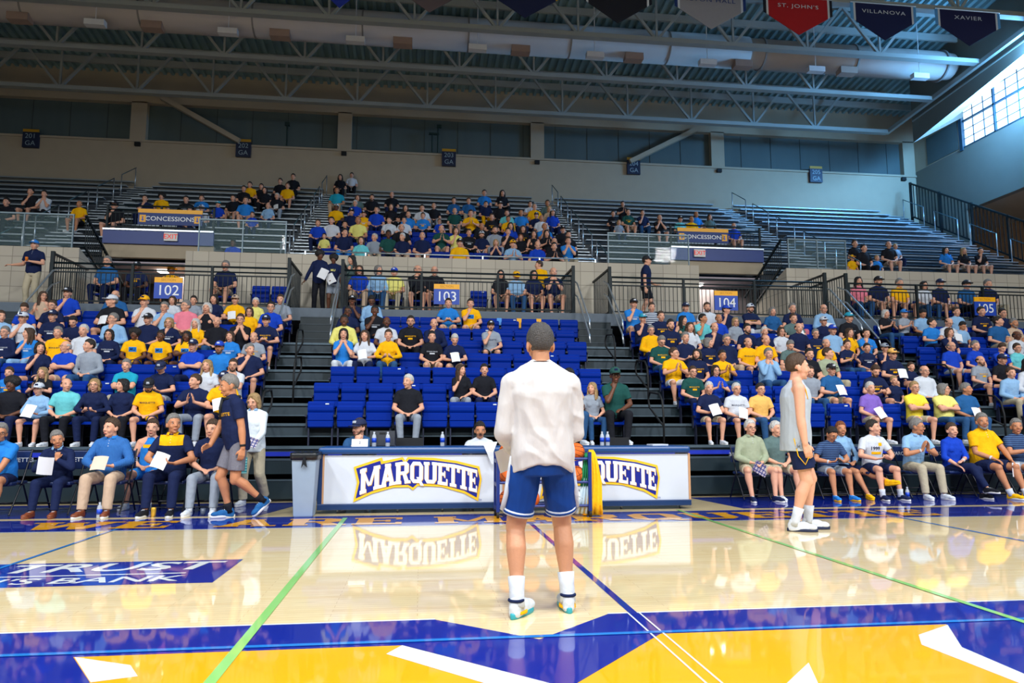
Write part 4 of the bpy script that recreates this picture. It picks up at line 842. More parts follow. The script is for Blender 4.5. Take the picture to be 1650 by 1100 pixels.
def project_print(me, k, item, size=.055, off=.004, up=.10, dx=0., wide=1., box=None, bold=.006):
    v = np.empty(len(me.vertices)*3); me.vertices.foreach_get('co', v); v = v.reshape(-1, 3)
    bv = BVHTree.FromPolygons([tuple(p) for p in v], [tuple(p.vertices) for p in me.polygons]); b = MB()
    c = k['C']-k['u']*(.12-up); R1, u, F1 = k['R1'], k['u'], k['F1']
    parts = []
    if item: v2, f2 = text_mesh(item, size, bold=bold, wide=wide); parts.append((v2, f2, 0, off))
    if box:
        for (x0, x1, z0, z1, mi, of) in box:
            N = 8; vv = [(x0+(x1-x0)*i/N, z0+(z1-z0)*j/N) for j in range(N+1) for i in range(N+1)]; parts.append((vv, [(j*(N+1)+i, j*(N+1)+i+1, (j+1)*(N+1)+i+1, (j+1)*(N+1)+i) for j in range(N) for i in range(N)], mi, of))
    for vs, fs, mi, of in parts:
        out = []; last = .13
        for x, z in vs:
            o_ = c+R1*(x+dx)+u*z-F1*.5; h = bv.ray_cast(Vector(o_), Vector(F1), 1.)
            if h[0] is not None and h[3] < .48: last = .5-h[3]
            out.append(tuple(c+R1*(x+dx)+u*z-F1*(last+of)))
        b.add(out, fs, mi)
    return b.mesh('chest_print', [])
# ---- crowd pose library
def seat_legs(cross=False):
    L = {s: dict(a=(s*.13, -.41, .085), hint=(s*.25, -1, 1)) for s in (-1, 1)}
    if cross: L[1] = dict(a=(-.10, -.62, .33), hint=(.2, -1, 1.6), yaw=-20, pitch=-30)
    return L
def crowd_pose(arm, head, fem, cross=False):
    lap = lambda s: dict(w=(s*.095, -.235, .60), hint=(s*.7, .35, -.6), d=(-s*.75, -.65, -.12), n=(0, .15, -1), curl=26)
    A = {s: lap(s) for s in (-1, 1)}; lean = 5
    if arm == 'f': A[-1] = dict(w=(-.04, -.168, .950), hint=(-.4, -.4, -1), d=(.25, .12, 1), n=(.1, 1, -.2), curl=52); lean = 9
    if arm == 'h': A = {s: dict(w=(s*.055, -.19, .945), hint=(s*.6, -.2, -1), d=(-s*.3, .1, 1), n=(-s*.5, 1, 0), curl=30) for s in (-1, 1)}; lean = 12
    if arm == 'c': A = {s: dict(w=(s*.055, -.31, .80), hint=(s*.8, .2, -.6), d=(-s*.12, -.35, .9), n=(-s, 0, 0), curl=8) for s in (-1, 1)}
    if arm in 'po': A = {s: dict(w=(s*.10, -.30, .665), hint=(s*.8, .3, -.5), d=(-s*.5, -.75, .25), n=(-s*.2, .1, .95), curl=40, thumb=-1) for s in (-1, 1)}; lean = 8
    if arm == 'x': A = {s: dict(w=(-s*.075, -.215-.03*(s > 0), .77), hint=(s*.9, -.3, -.5), d=(-s, -.05, .12), n=(0, 1, -.1), curl=22) for s in (-1, 1)}
    hd = {'0': (0, 2, 0), '<': (-38, 0, 0), '>': (38, 0, 0), 'v': (4, 30, 0)}[head]
    return skeleton(dict(pelvis=(0, 0, .50), lean=lean, head=hd, arms=A, legs=seat_legs(cross), fem=fem))
_pl = {}
def lib(key, fn):
    if key not in _pl: _pl[key] = fn()
    return _pl[key]
VX = .0125
HAIRN = {'s': 'short ', 'b': 'thinning ', 'l': 'long ', 'm': 'chin-length ', 'a': 'afro '}
CAPC = dict(K='black', N='navy', W='white', Y='gold', R='royal blue', T='turquoise', B='tan', G='grey', E='green', C='blue', O='orange')
def paper_mesh():
    if 'pp' not in _hm:
        b = MB(); N = 6; vs = [(-.108+.216*i/N, -.02*math.sin(math.pi*i/N), -.14+.28*j/N) for j in range(N+1) for i in range(N+1)]
        b.add(vs, [(j*7+i, j*7+i+1, (j+1)*7+i+1, (j+1)*7+i) for j in range(N) for i in range(N)]); b.add([(x, y+.0015, z) for x, y, z in vs], [(j*7+i, (j+1)*7+i, (j+1)*7+i+1, j*7+i+1) for j in range(N) for i in range(N)])
        _hm['pp'] = b.mesh('paper_sheet', [], True)
    return _hm['pp']
PAPER = mat('white_paper', (.80, .82, .86), .6, noise=.02); DARKFR = mat('glasses_frame', (.02, .02, .025), .3)
PHONEM = mat('phone_black', (.015, .015, .02), .2)
def dress(body, k, key, hs, shirt, legs, fl, fem, vx, belly=0., sleeve='t', fine=False, feet=True, lo=-.06, shirtlabel=None, legkind=None, fr=.72):
    g = 1 if fem else 0
    if sleeve == 'n': sm = lib(('sh', key, 'n', belly, lo), lambda: tank_mesh(k, fem, vx, belly, lo))
    else: sm = lib(('sh', key, sleeve, belly, lo), lambda: shirt_mesh(k, fem, vx, belly, sleeve, lo))
    so = put('shirt', sm, [fabric(shirt) if isinstance(shirt, str) else shirt], body)
    lk = 's' if legs[0] == 's' else 'l'; lc = legs[-1]
    lm = lib(('lg', key[-1] if not fine else key, lk, fem, fr), lambda: legs_mesh(k, fem, vx, lk, fr))
    put('shorts' if lk == 's' else 'trousers', lm, [fabric(lc)], body)
    H = M4(k['HR']*k['hk'], k['H'])
    hair = hairmat(hs[1])
    cap = fl.get('h')
    st = hs[0]
    if cap and st in 'a': st = 's'
    if cap and st == 'b': st = 's'
    put('hair', hair_mesh(st, fine), [hair], body, H)
    if cap:
        cr, br, em = cap_meshes(); cm = mat('cap_'+cap, FAB[cap][1], .8, noise=.05, bump=.3)
        co = put('cap', cr, [cm], body, H); bo = put('brim', br, [cm], co); put('emblem', em, [fabric('W' if cap in 'NKRT' else 'N')], co)
    if fl.get('g'): put('glasses', glasses_mesh(k['ey']), [DARKFR], body, H)
    if fl.get('b'):
        def bm_():
            p = PR()
            for s in (-1, 1): p.C((s*.058, -.022, -.030), (s*.036, -.060, -.078), .013, .016, n=8); p.C((s*.036, -.060, -.080), (0, -.070, -.094), .017, .019, n=8); p.C((0, -.0955, -.040), (s*.024, -.088, -.048), .0065, .006, n=8)
            return p.fuse(.006, 2)
        put('beard', lib('beard', bm_), [hair], body, H)
    if feet:
        up, sole = shoe_meshes()
        for s in (-1, 1):
            Rf, an = foot_frame(k, s); c = put('shoe', up, [fabric(fl.get('shoe', 'W'))], body, M4(Rf, an-Rf@V3(0, 0, .085))); put('sole', sole, [mat('white_sole', (.7, .7, .7), .6)], c)
        if fl.get('sock'):
            for s in (-1, 1):
                kn, an = k['kn', s], k['an', s]; p = MB(); d = nrm(kn-an); p.tube([an-d*.02, an+d*.06, an+d*fl.get('sockh', .15)], [.045, .043, .052], 14); put('sock', p.mesh('sock', [], True), [fabric(fl['sock'])], body)
    return so
def print_for(kind, key, sm, k):
    kind = 'N' if kind == 'K' else kind
    def f():
        if kind == 'N': return project_print(sm, k, 'MARQUETTE', .048)
        if kind == 'Y': return project_print(sm, k, 'MARQUETTE', .042, box=[(-.05, .05, -.075, -.035, 0, .004)])
        if kind == 'W': return project_print(sm, k, 'GOLDEN EAGLES', .034, box=[(-.06, .06, -.06, -.03, 0, .004)])
        if kind == 'C': return project_print(sm, k, 'MU', .09, box=[(-.085, .085, -.055, .055, 1, .002)], bold=.02)
    return lib(('pr', kind)+key, f)
class Flags(dict): pass
def parse_flags(s):
    d = {}; i = 0
    while i < len(s):
        c = s[i]
        if c in 'hp': d[c] = s[i+1]; i += 2
        else: d[c] = True; i += 1
    return d
def unproj(px, py, Y):
    Fw = V3(math.sin(YAW)*math.cos(PITCH), math.cos(YAW)*math.cos(PITCH), math.sin(PITCH)); Rr = V3(math.cos(YAW), -math.sin(YAW), 0); U = np.cross(Rr, Fw)
    r = Fw+Rr*(px-825)/FPX-U*(py-550)/FPX; t = Y/r[1]; return V3(0, 0, CAMH)+r*t
ROWS = [('L', i, row_y(i)+.60, row_z(i)) for i in range(1, 8)]+[('P', 0, 19.6, PZ)]+[('U', j, 21.85+.67*j, uz(j)) for j in range(15)]
def proj_y(X, Y, Z):
    d = V3(X, Y, Z-CAMH); Fw = V3(math.sin(YAW)*math.cos(PITCH), math.cos(YAW)*math.cos(PITCH), math.sin(PITCH)); Rr = V3(math.cos(YAW), -math.sin(YAW), 0); U = np.cross(Rr, Fw)
    return 550-FPX*np.dot(d, U)/np.dot(d, Fw)
PEOPLE = []
for blk in DATA.strip().split('@')[1:]:
    hdr, body_ = blk.split('\n', 1); ox, oy, sc = map(float, hdr.split(','))
    for e in body_.replace('\n', '|').split('|'):
        if not e.strip(): continue
        t = e.split(); x = ox+float(t[0])/sc; y = oy+float(t[1])/sc; fl = parse_flags(t[6] if len(t) > 6 else '')
        hh = .98 if fl.get('k') else (1.1 if y > 450 else 1.16)
        r = min(ROWS, key=lambda r: abs(proj_y(unproj(x, y, r[2])[0], r[2], r[3]+hh)-y)); q = unproj(x, y, r[2])
        PEOPLE.append(dict(row=r, X=float(q[0]), dz=float(q[2]-r[3]), hair=t[2], shirt=t[3], legs=t[4], arm=t[5], fl=fl))
def section(X, lv):
    if lv == 'U': return ['201', '202', '203', '204', '205'][sum(X > a for a in (-11.6, -3.8, 5.3, 13.8))]
    return ['101', '102', '103', '104', '105'][sum(X > a for a in (-9.9, -2.55, 4.45, 11.2))]
byrow = {}
for p in PEOPLE: p['sec'] = section(p['X'], p['row'][0]); byrow.setdefault((p['row'][0], p['row'][1]), []).append(p)
for kx, L in byrow.items():
    L.sort(key=lambda p: p['X'])
    for it in range(30):
        for a, c in zip(L, L[1:]):
            g = .43-(c['X']-a['X'])
            if g > 0: a['X'] -= g/2; c['X'] += g/2
# ---- labels that single out each person
def base(p, gl=False):
    fl = p['fl']; who = 'child' if fl.get('k') else 'person'
    h = (CAPC[fl['h']]+'-capped ') if fl.get('h') else ('bald ' if p['hair'][0] == 'b' and p['hair'][1] in 'nk' else HAIRC[p['hair'][1]][0]+'-haired ')
    g = FAB[p['shirt']][0]+(' sleeveless top' if fl.get('n') else ' shirt')
    return h+who+' in '+g+(' and glasses' if gl and fl.get('g') else '')
ACT = {'l': '', 'f': ', hand at chin', 'h': ', hands at face', 'c': ', clapping', 'p': '', 'o': ', holding phone', 'x': ', arms crossed'}
def place_words(p):
    lv, i = p['row'][:2]
    return {'L': ', '+(ORD[i-1] if i else '')+' seat row, section '+p['sec'], 'P': ', behind the section '+p['sec']+' railing', 'U': ', '+ORD[i]+' bench row, section '+p['sec']}[lv]
from collections import Counter
for p in PEOPLE:
    p['c'] = [base(p)+place_words(p), base(p)+ACT[p['arm']]+place_words(p), base(p, True)+place_words(p), ('long' if p['hair'][0] in 'lm' else 'short')+'- and '+base(p)+place_words(p)]
cn = [Counter(p['c'][i] for p in PEOPLE) for i in range(3)]
for p in PEOPLE:
    for i in range(3):
        if cn[i][p['c'][i]] == 1 and len(p['c'][i].split()) <= 16: p['lab'] = p['c'][i]; break
for kx, L in byrow.items():
    for p in L:
        if 'lab' not in p:
            same = [q for q in L if 'lab' not in q or q.get('amb')]; same = [q for q in same if q['c'][0] == p['c'][0]]
            p['amb'] = 1
    am = [p for p in L if p.get('amb')]
    for p in am:
        same = [q for q in L if q['c'][0] == p['c'][0]]; p['lab'] = p['c'][0]+', '+ORD[same.index(p)]+' such toward window wall'
print('PEOPLE', len(PEOPLE), 'unique labels', len(set(p['lab'] for p in PEOPLE)))
QUICK = False
# ================================================================ STADIUM SEATS
SEATM = mat('seat_blue', srgb(0, 42, 146), .5, noise=.05, scale=4, spec=.12); TAGM = mat('seat_label', (.75, .8, .85), .5)
def panel(h, w=.46, t=.045):      # moulded panel with two grooves, lying in xz
    prof = [(0, 0), (0, .012)]; zs = [0, .02, h*.28, h*.31, h*.34, h*.66, h*.69, h*.72, h*.80, h-.03, h]; ys = [.02, 0, 0, .016, 0, 0, .016, 0, -.012, -.012, .01]
    rs = []
    for z, y in zip(zs, ys):
        ww = w/2*(1 if .03 < z < h-.02 else .95); rs.append([(-ww, y+.008, z), (-ww+.02, y, z), (ww-.02, y, z), (ww, y+.008, z), (ww, t, z), (-ww, t, z)])
    b = MB(); b.rings(rs, True); return b
def moved(b, f): b.v = [f(*p) for p in b.v]; return b
backp = moved(panel(.44), lambda x, y, z: (x, y, z+.33))
foldp = moved(panel(.39, .44), lambda x, y, z: (x, y-.07, z+.31))
flatp = moved(panel(.42, .44), lambda x, y, z: (x, -z+.0, .40-y*.8))
brk = MB()
for s in (-1, 1): brk.box(s*.20-.012, s*.20+.012, -.03, .05, 0, .40); brk.box(s*.245-.018, s*.245+.018, -.10, .06, .50, .535); brk.box(s*.245-.012, s*.245+.012, -.0, .05, .30, .52)
brkd = brk.mesh('seat_bracket', mat('seat_steel', srgb(30, 36, 60), .5)); bm_ = backp.mesh('backrest', SEATM); fm_ = foldp.mesh('seat', SEATM); dm_ = flatp.mesh('seat', SEATM)
lm_ = MB().box(.08, .14, -.02, .0, .735, .755).mesh('number_label', TAGM)
ym_ = MB().box(-.33, -.21, -.02, .03, .5, .78).mesh('seat_marker', mat('marker_gold', GOLD, .5)); cm_ = MB().box(-.33, -.21, -.02, .03, .6, .78).mesh('seat_marker', mat('marker_sky', srgb(70, 150, 230), .5))
seats = []
for kx, L in list(byrow.items())+[(('L', i), []) for i in range(1, 8) if ('L', i) not in byrow]:
    lv, i = kx
    if lv == 'P':
        for p in L: seats.append((p['X'], 19.72, PZ, True, 'rail', p['sec']))
        for x, s in ((-4.25, '102'), (1.55, '103'), (.05, '103'), (15.75, '105'), (-3.75, '102')): seats.append((x, 19.72, PZ, False, 'rail', s))
        continue
    if lv == 'U':
        if i > 4: continue
        rng = [('203', -3.3, 4.85)]
    else: rng = SEC
    for sname, a, c in rng:
        Y = (row_y(i)+.72) if lv == 'L' else uy(i)+.62; Z = row_z(i) if lv == 'L' else uz(i)
        occ = sorted(p['X'] for p in L if a < p['X'] < c)
        lo = max(a+.27, unproj(-25, 600, Y)[0]); hi = min(c-.27, unproj(1675, 600, Y)[0])
        if hi < lo: continue
        pos = [(x, True) for x in occ]
        if not occ: n = int((hi-lo)/.502); st = (lo+hi-n*.502)/2; pos = [(st+.502*k, False) for k in range(n+1)]
        else:
            for u_, v_ in zip(occ, occ[1:]):
                n = round((v_-u_)/.5)-1
                for k in range(n): pos.append((u_+(v_-u_)*(k+1)/(n+1), False))
            x = occ[0]-.502
            while x > lo: pos.append((x, False)); x -= .502
            x = occ[-1]+.502
            while x < hi: pos.append((x, False)); x += .502
        for x, o_ in pos: seats.append((x, Y, Z, o_, (lv, i), sname))
seats.sort(key=lambda s: s[1]*(1 if s[4] != 'rail' else 1))
print('SEATS', len(seats))
cnt = Counter(); rest = MB()
for n, (x, Y, Z, o_, rk, sn) in enumerate(seats):
    if n < 300:
        cnt[rk, sn] += 1; where = 'on the platform of section '+sn if rk == 'rail' else 'in '+ORD[rk[1]-(rk[0] == 'L')]+(' row' if rk[0] == 'L' else ' upper row')+' of section '+sn
        t = thing('stadium_seat', ('occupied' if o_ else 'empty folded')+' blue seat, '+ORD[min(cnt[rk, sn], 32)-1]+' '+where+' counting toward window wall', 'seat', (x, Y, Z), 0, 'blue stadium seats, '+where)
        link('backrest', bm_, t); link('seat', dm_ if o_ else fm_, t); link('seat_bracket', brkd, t)
        if not o_ and (n*7) % 5 == 0: link('number_label', lm_, t, (0, -.05 if not o_ else 0, -.02))
        if rk == ('L', 7) and sn == '103' and cnt[rk, sn] in (4, 5, 9, 10, 11): link('seat_marker', ym_ if cnt[rk, sn] != 4 and cnt[rk, sn] != 9 else cm_, t)
    else:
        for b_ in (backp, flatp if o_ else foldp): rest.add([(p[0]+x, p[1]+Y, p[2]+Z) for p in b_.v], b_.f)
o = rest.build('stadium_seats', SEATM, fix=False); tag(o, 'rows of blue seats in the upper section 203 and far rows', 'seats'); o['kind'] = 'stuff'
# ================================================================ CROWD
rnd = random.Random(11); SK = {}
def held(name, me, m, loc, rot, lab, cat, group=None, s=1.):
    o = put(name, me, [m]); o.location = loc; o.rotation_euler = rot; o.scale = (s, s, s); tag(o, lab, cat, group); return o
phone = MB().box(-.037, .037, -.004, .004, -.075, .075).mesh('phone', PHONEM)
def place_person(p):
    fl = p['fl']; lv, i = p['row'][:2]; Y, Z = p['row'][2:]
    fem = bool(fl.get('w')) or bool(fl.get('k')); head = '<' if fl.get('<') else '>' if fl.get('>') else 'v' if fl.get('v') else '0'
    arm = 'p' if p['arm'] == 'o' else p['arm']; belly = .05 if (p['hair'][1] in 'gw' and not fem) else .0
    key = (arm, head, fem); k = lib(('k',)+key, lambda: crowd_pose(arm, head, fem))
    bm0 = lib(('body',)+key+(belly,), lambda: body_mesh(k, fem, VX, belly))
    if 'ey' not in k: k['ey'] = -.09
    s = min(1.09, max(.60 if fl.get('k') else .86, p['dz']/k['H'][2])); sx = s*(rnd.uniform(.96, 1.06) if not fl.get('k') else 1)
    root = put('person', bm0, [skinmat('D' if fl.get('D') else 'M' if fl.get('M') else 'L'), EYEW, IRIS, hairmat('n' if p['hair'][1] in 'yw' else p['hair'][1]), LIP])
    root.location = (p['X']-k['H'][0]*sx, Y+rnd.uniform(-.02, .02), Z+.0); root.scale = (sx, sx, s); root.rotation_euler = (0, 0, rnd.uniform(-.12, .12))
    tag(root, p['lab'], 'person', {'L': 'seated spectators in section '+p['sec'], 'P': 'spectators seated behind the platform railing', 'U': 'spectators in the upper stand, section '+p['sec']}[lv])
    sl = 'L' if fl.get('L') else 'n' if fl.get('n') else 't'
    feet = lv == 'P' or (lv == 'L' and i <= 2) or (lv == 'L' and any(abs(p['X']-e) < .55 for ab in AIS for e in ab)) or (lv == 'U' and p['sec'] != '203')
    so = dress(root, k, key+(belly,), p['hair'], 'X' if fl.get('z') else p['shirt'], p['legs'], fl, fem, VX, belly, sl, feet=feet)
    if fl.get('p') and lv != 'X':
        sm = so.data; pm = print_for(fl['p'], key+(belly, sl), sm, k)
        put('chest_print', pm, {'N': [fabric('N')], 'K': [fabric('K')], 'Y': [fabric('Y')], 'W': [fabric('W')], 'C': [fabric('N'), fabric('C')]}[fl['p']], so)
    if fl.get('z'): pass
    if fl.get('e'):
        b = MB(); b.tube([(math.cos(a)*.088, .01, math.sin(a)*.10+.045) for a in [math.pi*q/12 for q in range(13)]], .008)
        for s_ in (-1, 1): b.lathe([(.01, -.015), (.035, -.012), (.035, .012), (.01, .015)], (0, 0, 0), 12)
        b = MB(); b.tube([(math.cos(a)*.094, .01, math.sin(a)*.105+.03) for a in [math.pi*q/12 for q in range(13)]], .008)
        for s_ in (-1, 1): b.rings([[(s_*.075, .01+.036*math.cos(a), -.0+.04*math.sin(a)) for a in [2*math.pi*q/12 for q in range(12)]], [(s_*.105, .01+.034*math.cos(a), .038*math.sin(a)) for a in [2*math.pi*q/12 for q in range(12)]]])
        put('headset', b.mesh('headset', []), [BLACK], root, M4(k['HR']*k['hk'], k['H']))
    Mw = Matrix.LocRotScale(root.location, root.rotation_euler, root.scale)
    def wp(v): return Mw @ Vector(tuple(map(float, v)))
    short = p['lab']
    if fl.get('q'):
        c = (k['wr', -1]+k['wr', 1])/2+V3(0, -.125, .06); q = wp(c); held('paper_sheet', paper_mesh(), PAPER, q, (-.5, rnd.uniform(-.3, .3), rnd.uniform(-.25, .25)), ' '.join(('white paper held by '+short).split()[:16]), 'paper', 'papers held by spectators', .82)
    if p['arm'] == 'o':
        c = (k['wr', -1]+k['wr', 1])/2+V3(0, -.07, .05); held('phone', phone, PHONEM, wp(c), (-.9, 0, 0), ' '.join(('dark phone held by '+short).split()[:16]), 'phone', 'phones held by spectators')
if not QUICK:
    for p in PEOPLE: place_person(p)
# ================================================================ PEOPLE ON THE COURT FLOOR
def ground(px, py): 
    q = unproj(px, py, 10.); d = q-V3(0, 0, CAMH); t = -CAMH/d[2]; return V3(0, 0, CAMH)+d*t
class HP: pass
def hero(name_key, sp, loc, rz, scale, hs, skin, shirt, legs, fl, sleeve, lab, group=None, vox=.009, belly=0., lo=-.06, fr=.78, feet=True, loose=0., wr=.004, hem=0.):
    fem = sp.get('fem', False); k = skeleton(sp); me = body_mesh(k, fem, vox, belly, True)
    root = put('person', me, [skinmat(skin), EYEW, IRIS, hairmat('n' if hs[1] in 'yw' else hs[1]), LIP]); root.location = loc; root.rotation_euler = (0, 0, rz)
    root.scale = (scale,)*3 if not isinstance(scale, tuple) else scale; tag(root, lab, 'person', group)
    key = ('hero', name_key); hair = hairmat(hs[1])
    sm = shirt_mesh(k, fem, vox, belly, sleeve, lo, loose, wr, hem, 9) if sleeve != 'n' else tank_mesh(k, fem, vox, belly, lo, loose)
    if sleeve == 'n': wrinkle(sm, k, wr)
    so = put('shirt' if not fl.get('jacket') else 'jacket', sm, [fabric(shirt) if isinstance(shirt, str) else shirt], root)
    lk = 's' if legs[0] == 's' else 'l'; lmat = fabric(legs[-1]) if isinstance(legs, str) else legs[-1]
    lgm = legs_mesh(k, fem, vox, lk, fr, loose*1.2 if name_key != 'coach' else .004); wrinkle(lgm, k, wr*.8)
    lo_ = put('shorts' if lk == 's' else 'trousers', lgm, [lmat], root)
    H = M4(k['HR']*k['hk'], k['H'])
    ho = put('hair', hair_mesh(hs[0], True), [hair], root, H)
    if fl.get('h'):
        cr, br, em = cap_meshes(); cm = mat('cap_'+fl['h'], FAB[fl['h']][1], .8, noise=.05, bump=.3); co = put('cap', cr, [cm], root, H); put('brim', br, [cm], co); put('emblem', em, [fabric('W')], co)
    if fl.get('g'): put('glasses', glasses_mesh(k['ey']), [DARKFR], root, H)
    if fl.get('b'):
        p = PR()
        for s in (-1, 1): p.C((s*.058, -.022, -.030), (s*.036, -.060, -.078), .013, .016, n=8); p.C((s*.036, -.060, -.080), (0, -.070, -.094), .017, .019, n=8); p.C((0, -.0955, -.040), (s*.024, -.088, -.048), .0065, .006, n=8)
        put('beard', p.fuse(.006, 2), [hair], root, H)
    if fl.get('mo'):
        p = PR()
        for s in (-1, 1): p.C((0, -.1, -.040), (s*.026, -.092, -.048), .0075, .005, n=8)
        put('moustache', p.fuse(.004, 1), [hair], root, H)
    if feet:
        up, sole = shoe_meshes(); shm = fl.get('shoe', 'W'); shm = fabric(shm) if isinstance(shm, str) else shm
        for s in (-1, 1):
            Rf, an = foot_frame(k, s); c = put('shoe', up, [shm], root, M4(Rf, an-Rf@V3(0, 0, .085))); put('sole', sole, [fl.get('solem') or mat('white_sole', (.7, .7, .7), .6)], c)
            b = MB()
            for q in range(4): b.tube([(-.018, -.095+.022*q, .083+.004*q), (0, -.098+.022*q, .09+.004*q), (.018, -.095+.022*q, .083+.004*q)], .003, 5)
            put('laces', b.mesh('laces', []), [fabric('W' if fl.get('shoe') != 'W' else 'G')], c)
        if fl.get('sock'):
            for s in (-1, 1):
                kn, an = k['kn', s], k['an', s]; d = nrm(kn-an); h_ = fl.get('sockh', .13); b = MB(); b.tube([an-d*.03, an+d*.02, an+d*h_*.5, an+d*h_], [.047, .0445, .045, .051], 18); put('sock', b.mesh('sock', [], True), [fabric(fl['sock'])], root)
    if fl.get('watch') is not None:
        s = fl['watch']; w, e = k['wr', s], k['el', s]; d = nrm(e-w); b = MB(); b.tube([w+d*.02, w+d*.045], .035, 16); put('watch' if not fl.get('band') else 'wristband', b.mesh('watch', [], True), [BLACK if not fl.get('band') else fabric('W')], root)
    if fl.get('collar'):
        cm = fabric(fl['collar']); R1, F1, u, N = k['R1'], k['F1'], k['u'], k['N']; b = MB(); n = 20
        rr = [[tuple(N+u*z-F1*yo+(R1*math.cos(a)*r*1.05+F1*math.sin(a)*r)) for a in [math.radians(-70+320*q/(n-1)) for q in range(n)]] for r, z, yo in ((.062, .022, 0), (.068, .026, 0), (.086, -.010, .006), (.080, -.016, .006))]
        vs = [p_ for r in rr for p_ in r]; fs = [(i*n+j, i*n+j+1, (i+1)*n+j+1, (i+1)*n+j) for i in range(3) for j in range(n-1)]
        b.add(vs, fs); put('collar', b.mesh('collar', [], True), [cm], so)
        b = MB(); c0 = N-u*.01; 
        for q in range(3): 
            z = -.035-.035*q; o_ = N+u*z-F1*.5; bv = BVHTree.FromPolygons([tuple(v.co) for v in sm.vertices], [tuple(f.vertices) for f in sm.polygons]); hh = bv.ray_cast(Vector(o_), Vector(F1), 1)
            if hh[0] is not None: b.tube([hh[0]-Vector(F1)*.001, hh[0]-Vector(F1)*.004], .006, 8)
        if b.v: put('buttons', b.mesh('buttons', []), [fabric('W')], so)
    if fl.get('print'):
        for it in fl['print']: put('chest_print', project_print(sm, k, *it[0], **it[1]), it[2], so)
    root['_k'] = 0; del root['_k']
    Mw = Matrix.LocRotScale(Vector(loc), root.rotation_euler, root.scale)
    r = HP(); r.k = k; r.o = root; r.sm = sm; r.so = so; r.lo = lo_; r.wp = lambda v: Mw @ Vector(tuple(map(float, v))); return r
CHM = mat('chair_vinyl', srgb(24, 44, 92), .4, noise=.05); CHB = mat('chair_frame', srgb(14, 18, 30), .4, .3)
def chair_proto():
    t = thing('folding_chair', 'x', 'chair')
    MB().box(-.22, .22, -.22, .20, .405, .45).build('seat', CHM, t, bevel=.015)
    MB().box(-.23, .23, .21, .25, .60, .86).build('backrest', CHM, t, bevel=.012)
    b = MB(); lettering(b, 'MARQUETTE', (0, .253, .73), .085, bold=.004); b.v = [(-x, y, z) for x, y, z in b.v]
    lettering(b, 'MARQUETTE', (0, .207, .73), .085, bold=.004); b.build('lettering', SIGNW, t, fix=False)
    for s in (-1, 1):
        MB().tube([(s*.23, -.25, .015), (s*.23, .0, .40), (s*.23, .24, .88)], .012).build('leg', CHB, t); MB().tube([(s*.235, .28, .015), (s*.235, .05, .40), (s*.235, -.1, .43)], .012).build('leg', CHB, t)
    MB().tube([(-.23, -.2, .09), (.23, -.2, .09)], .009).build('crossbar', CHB, t); MB().tube([(-.235, .2, .14), (.235, .2, .14)], .009).build('crossbar', CHB, t)
    return t
chp = chair_proto(); used = [0]
def chair(x, y, lab):
    if not used[0]: c = chp; c.location = (x, y, 0); used[0] = 1
    else: c = copy_tree(chp, (x, y, 0))
    tag(c, lab, 'chair', 'folding chairs along the court')
def sit(arms=None, head=(0, 0, 0), lean=8, legs=None, fem=False, arm='l', twist=0, roll=0):
    k0 = dict(pelvis=(0, 0, .52), lean=lean, head=head, fem=fem, twist=twist, roll=roll)
    A = {s: dict(w=(s*.10, -.26, .63), hint=(s*.7, .35, -.6), d=(-s*.75, -.65, -.12), n=(0, .15, -1), curl=30) for s in (-1, 1)}
    if arm == 'paper': A = {s: dict(w=(s*.13, -.33, .68), hint=(s*.8, .3, -.5), d=(-s*.8, -.55, .1), n=(-s*.1, .2, .95), curl=45, thumb=-1) for s in (-1, 1)}
    if arm == 'clap': A = {s: dict(w=(s*.05, -.33, .80), hint=(s*.9, .2, -.6), d=(-s*.1, -.3, .9), n=(-s, 0, 0), curl=12) for s in (-1, 1)}
    if arms: A.update(arms)
    Lg = {s: dict(a=(s*.16, -.50, .085), hint=(s*.2, -1, 1), yaw=s*8) for s in (-1, 1)}
    if legs: Lg.update(legs)
    k0['arms'] = A; k0['legs'] = Lg; return k0
def court_seat(px, py, Y, key, sp, hs, skin, shirt, legs, fl, sleeve, lab, **kw):
    q = unproj(px, py, Y); k = skeleton(sp); s = float(min(1.13, max(.8, q[2]/k['H'][2]))) if 'sc' not in kw else kw.pop('sc')
    x = float(q[0])-k['H'][0]*s
    r = hero(key, sp, (x, Y-k['H'][1]*s*0, 0), kw.pop('rz', 0), s, hs, skin, shirt, legs, fl, sleeve, lab, kw.pop('group', None), **kw)
    return r, x, s
def sheet(r, lab, off=(0, -.13, .07), rot=(-.5, 0, 0), s=1., me=None, m=None, at=None, cat='paper', name='paper_sheet'):
    c = (r.k['wr', -1]+r.k['wr', 1])/2 if at is None else r.k['wr', at]; return held(name, me or paper_mesh(), m or PAPER, r.wp(c+V3(*off)), rot, lab, cat, None, s*.85)
CHK = mat('blue_check_fabric', srgb(46, 118, 196), .85, bump=.4, bscale=16)
def checkify(m, c2, sc):
    t = m.node_tree; n = t.nodes; b = n['Principled BSDF']; src = b.inputs['Base Color'].links[0].from_socket
    tc = n.new('ShaderNodeTexCoord'); br = n.new('ShaderNodeTexBrick'); mp = n.new('ShaderNodeMapping'); mp.inputs['Rotation'].default_value = (math.pi/2, 0, 0); t.links.new(tc.outputs['Object'], mp.inputs[0]); t.links.new(mp.outputs[0], br.inputs[0])
    br.offset = 0; br.inputs['Scale'].default_value = sc; br.inputs['Brick Width'].default_value = 1; br.inputs['Row Height'].default_value = 1; br.inputs['Mortar Size'].default_value = .12
    t.links.new(src, br.inputs['Color1']); t.links.new(src, br.inputs['Color2']); br.inputs['Mortar'].default_value = (*c2, 1); t.links.new(br.outputs[0], b.inputs['Base Color'])
checkify(CHK, srgb(20, 66, 130), 60)
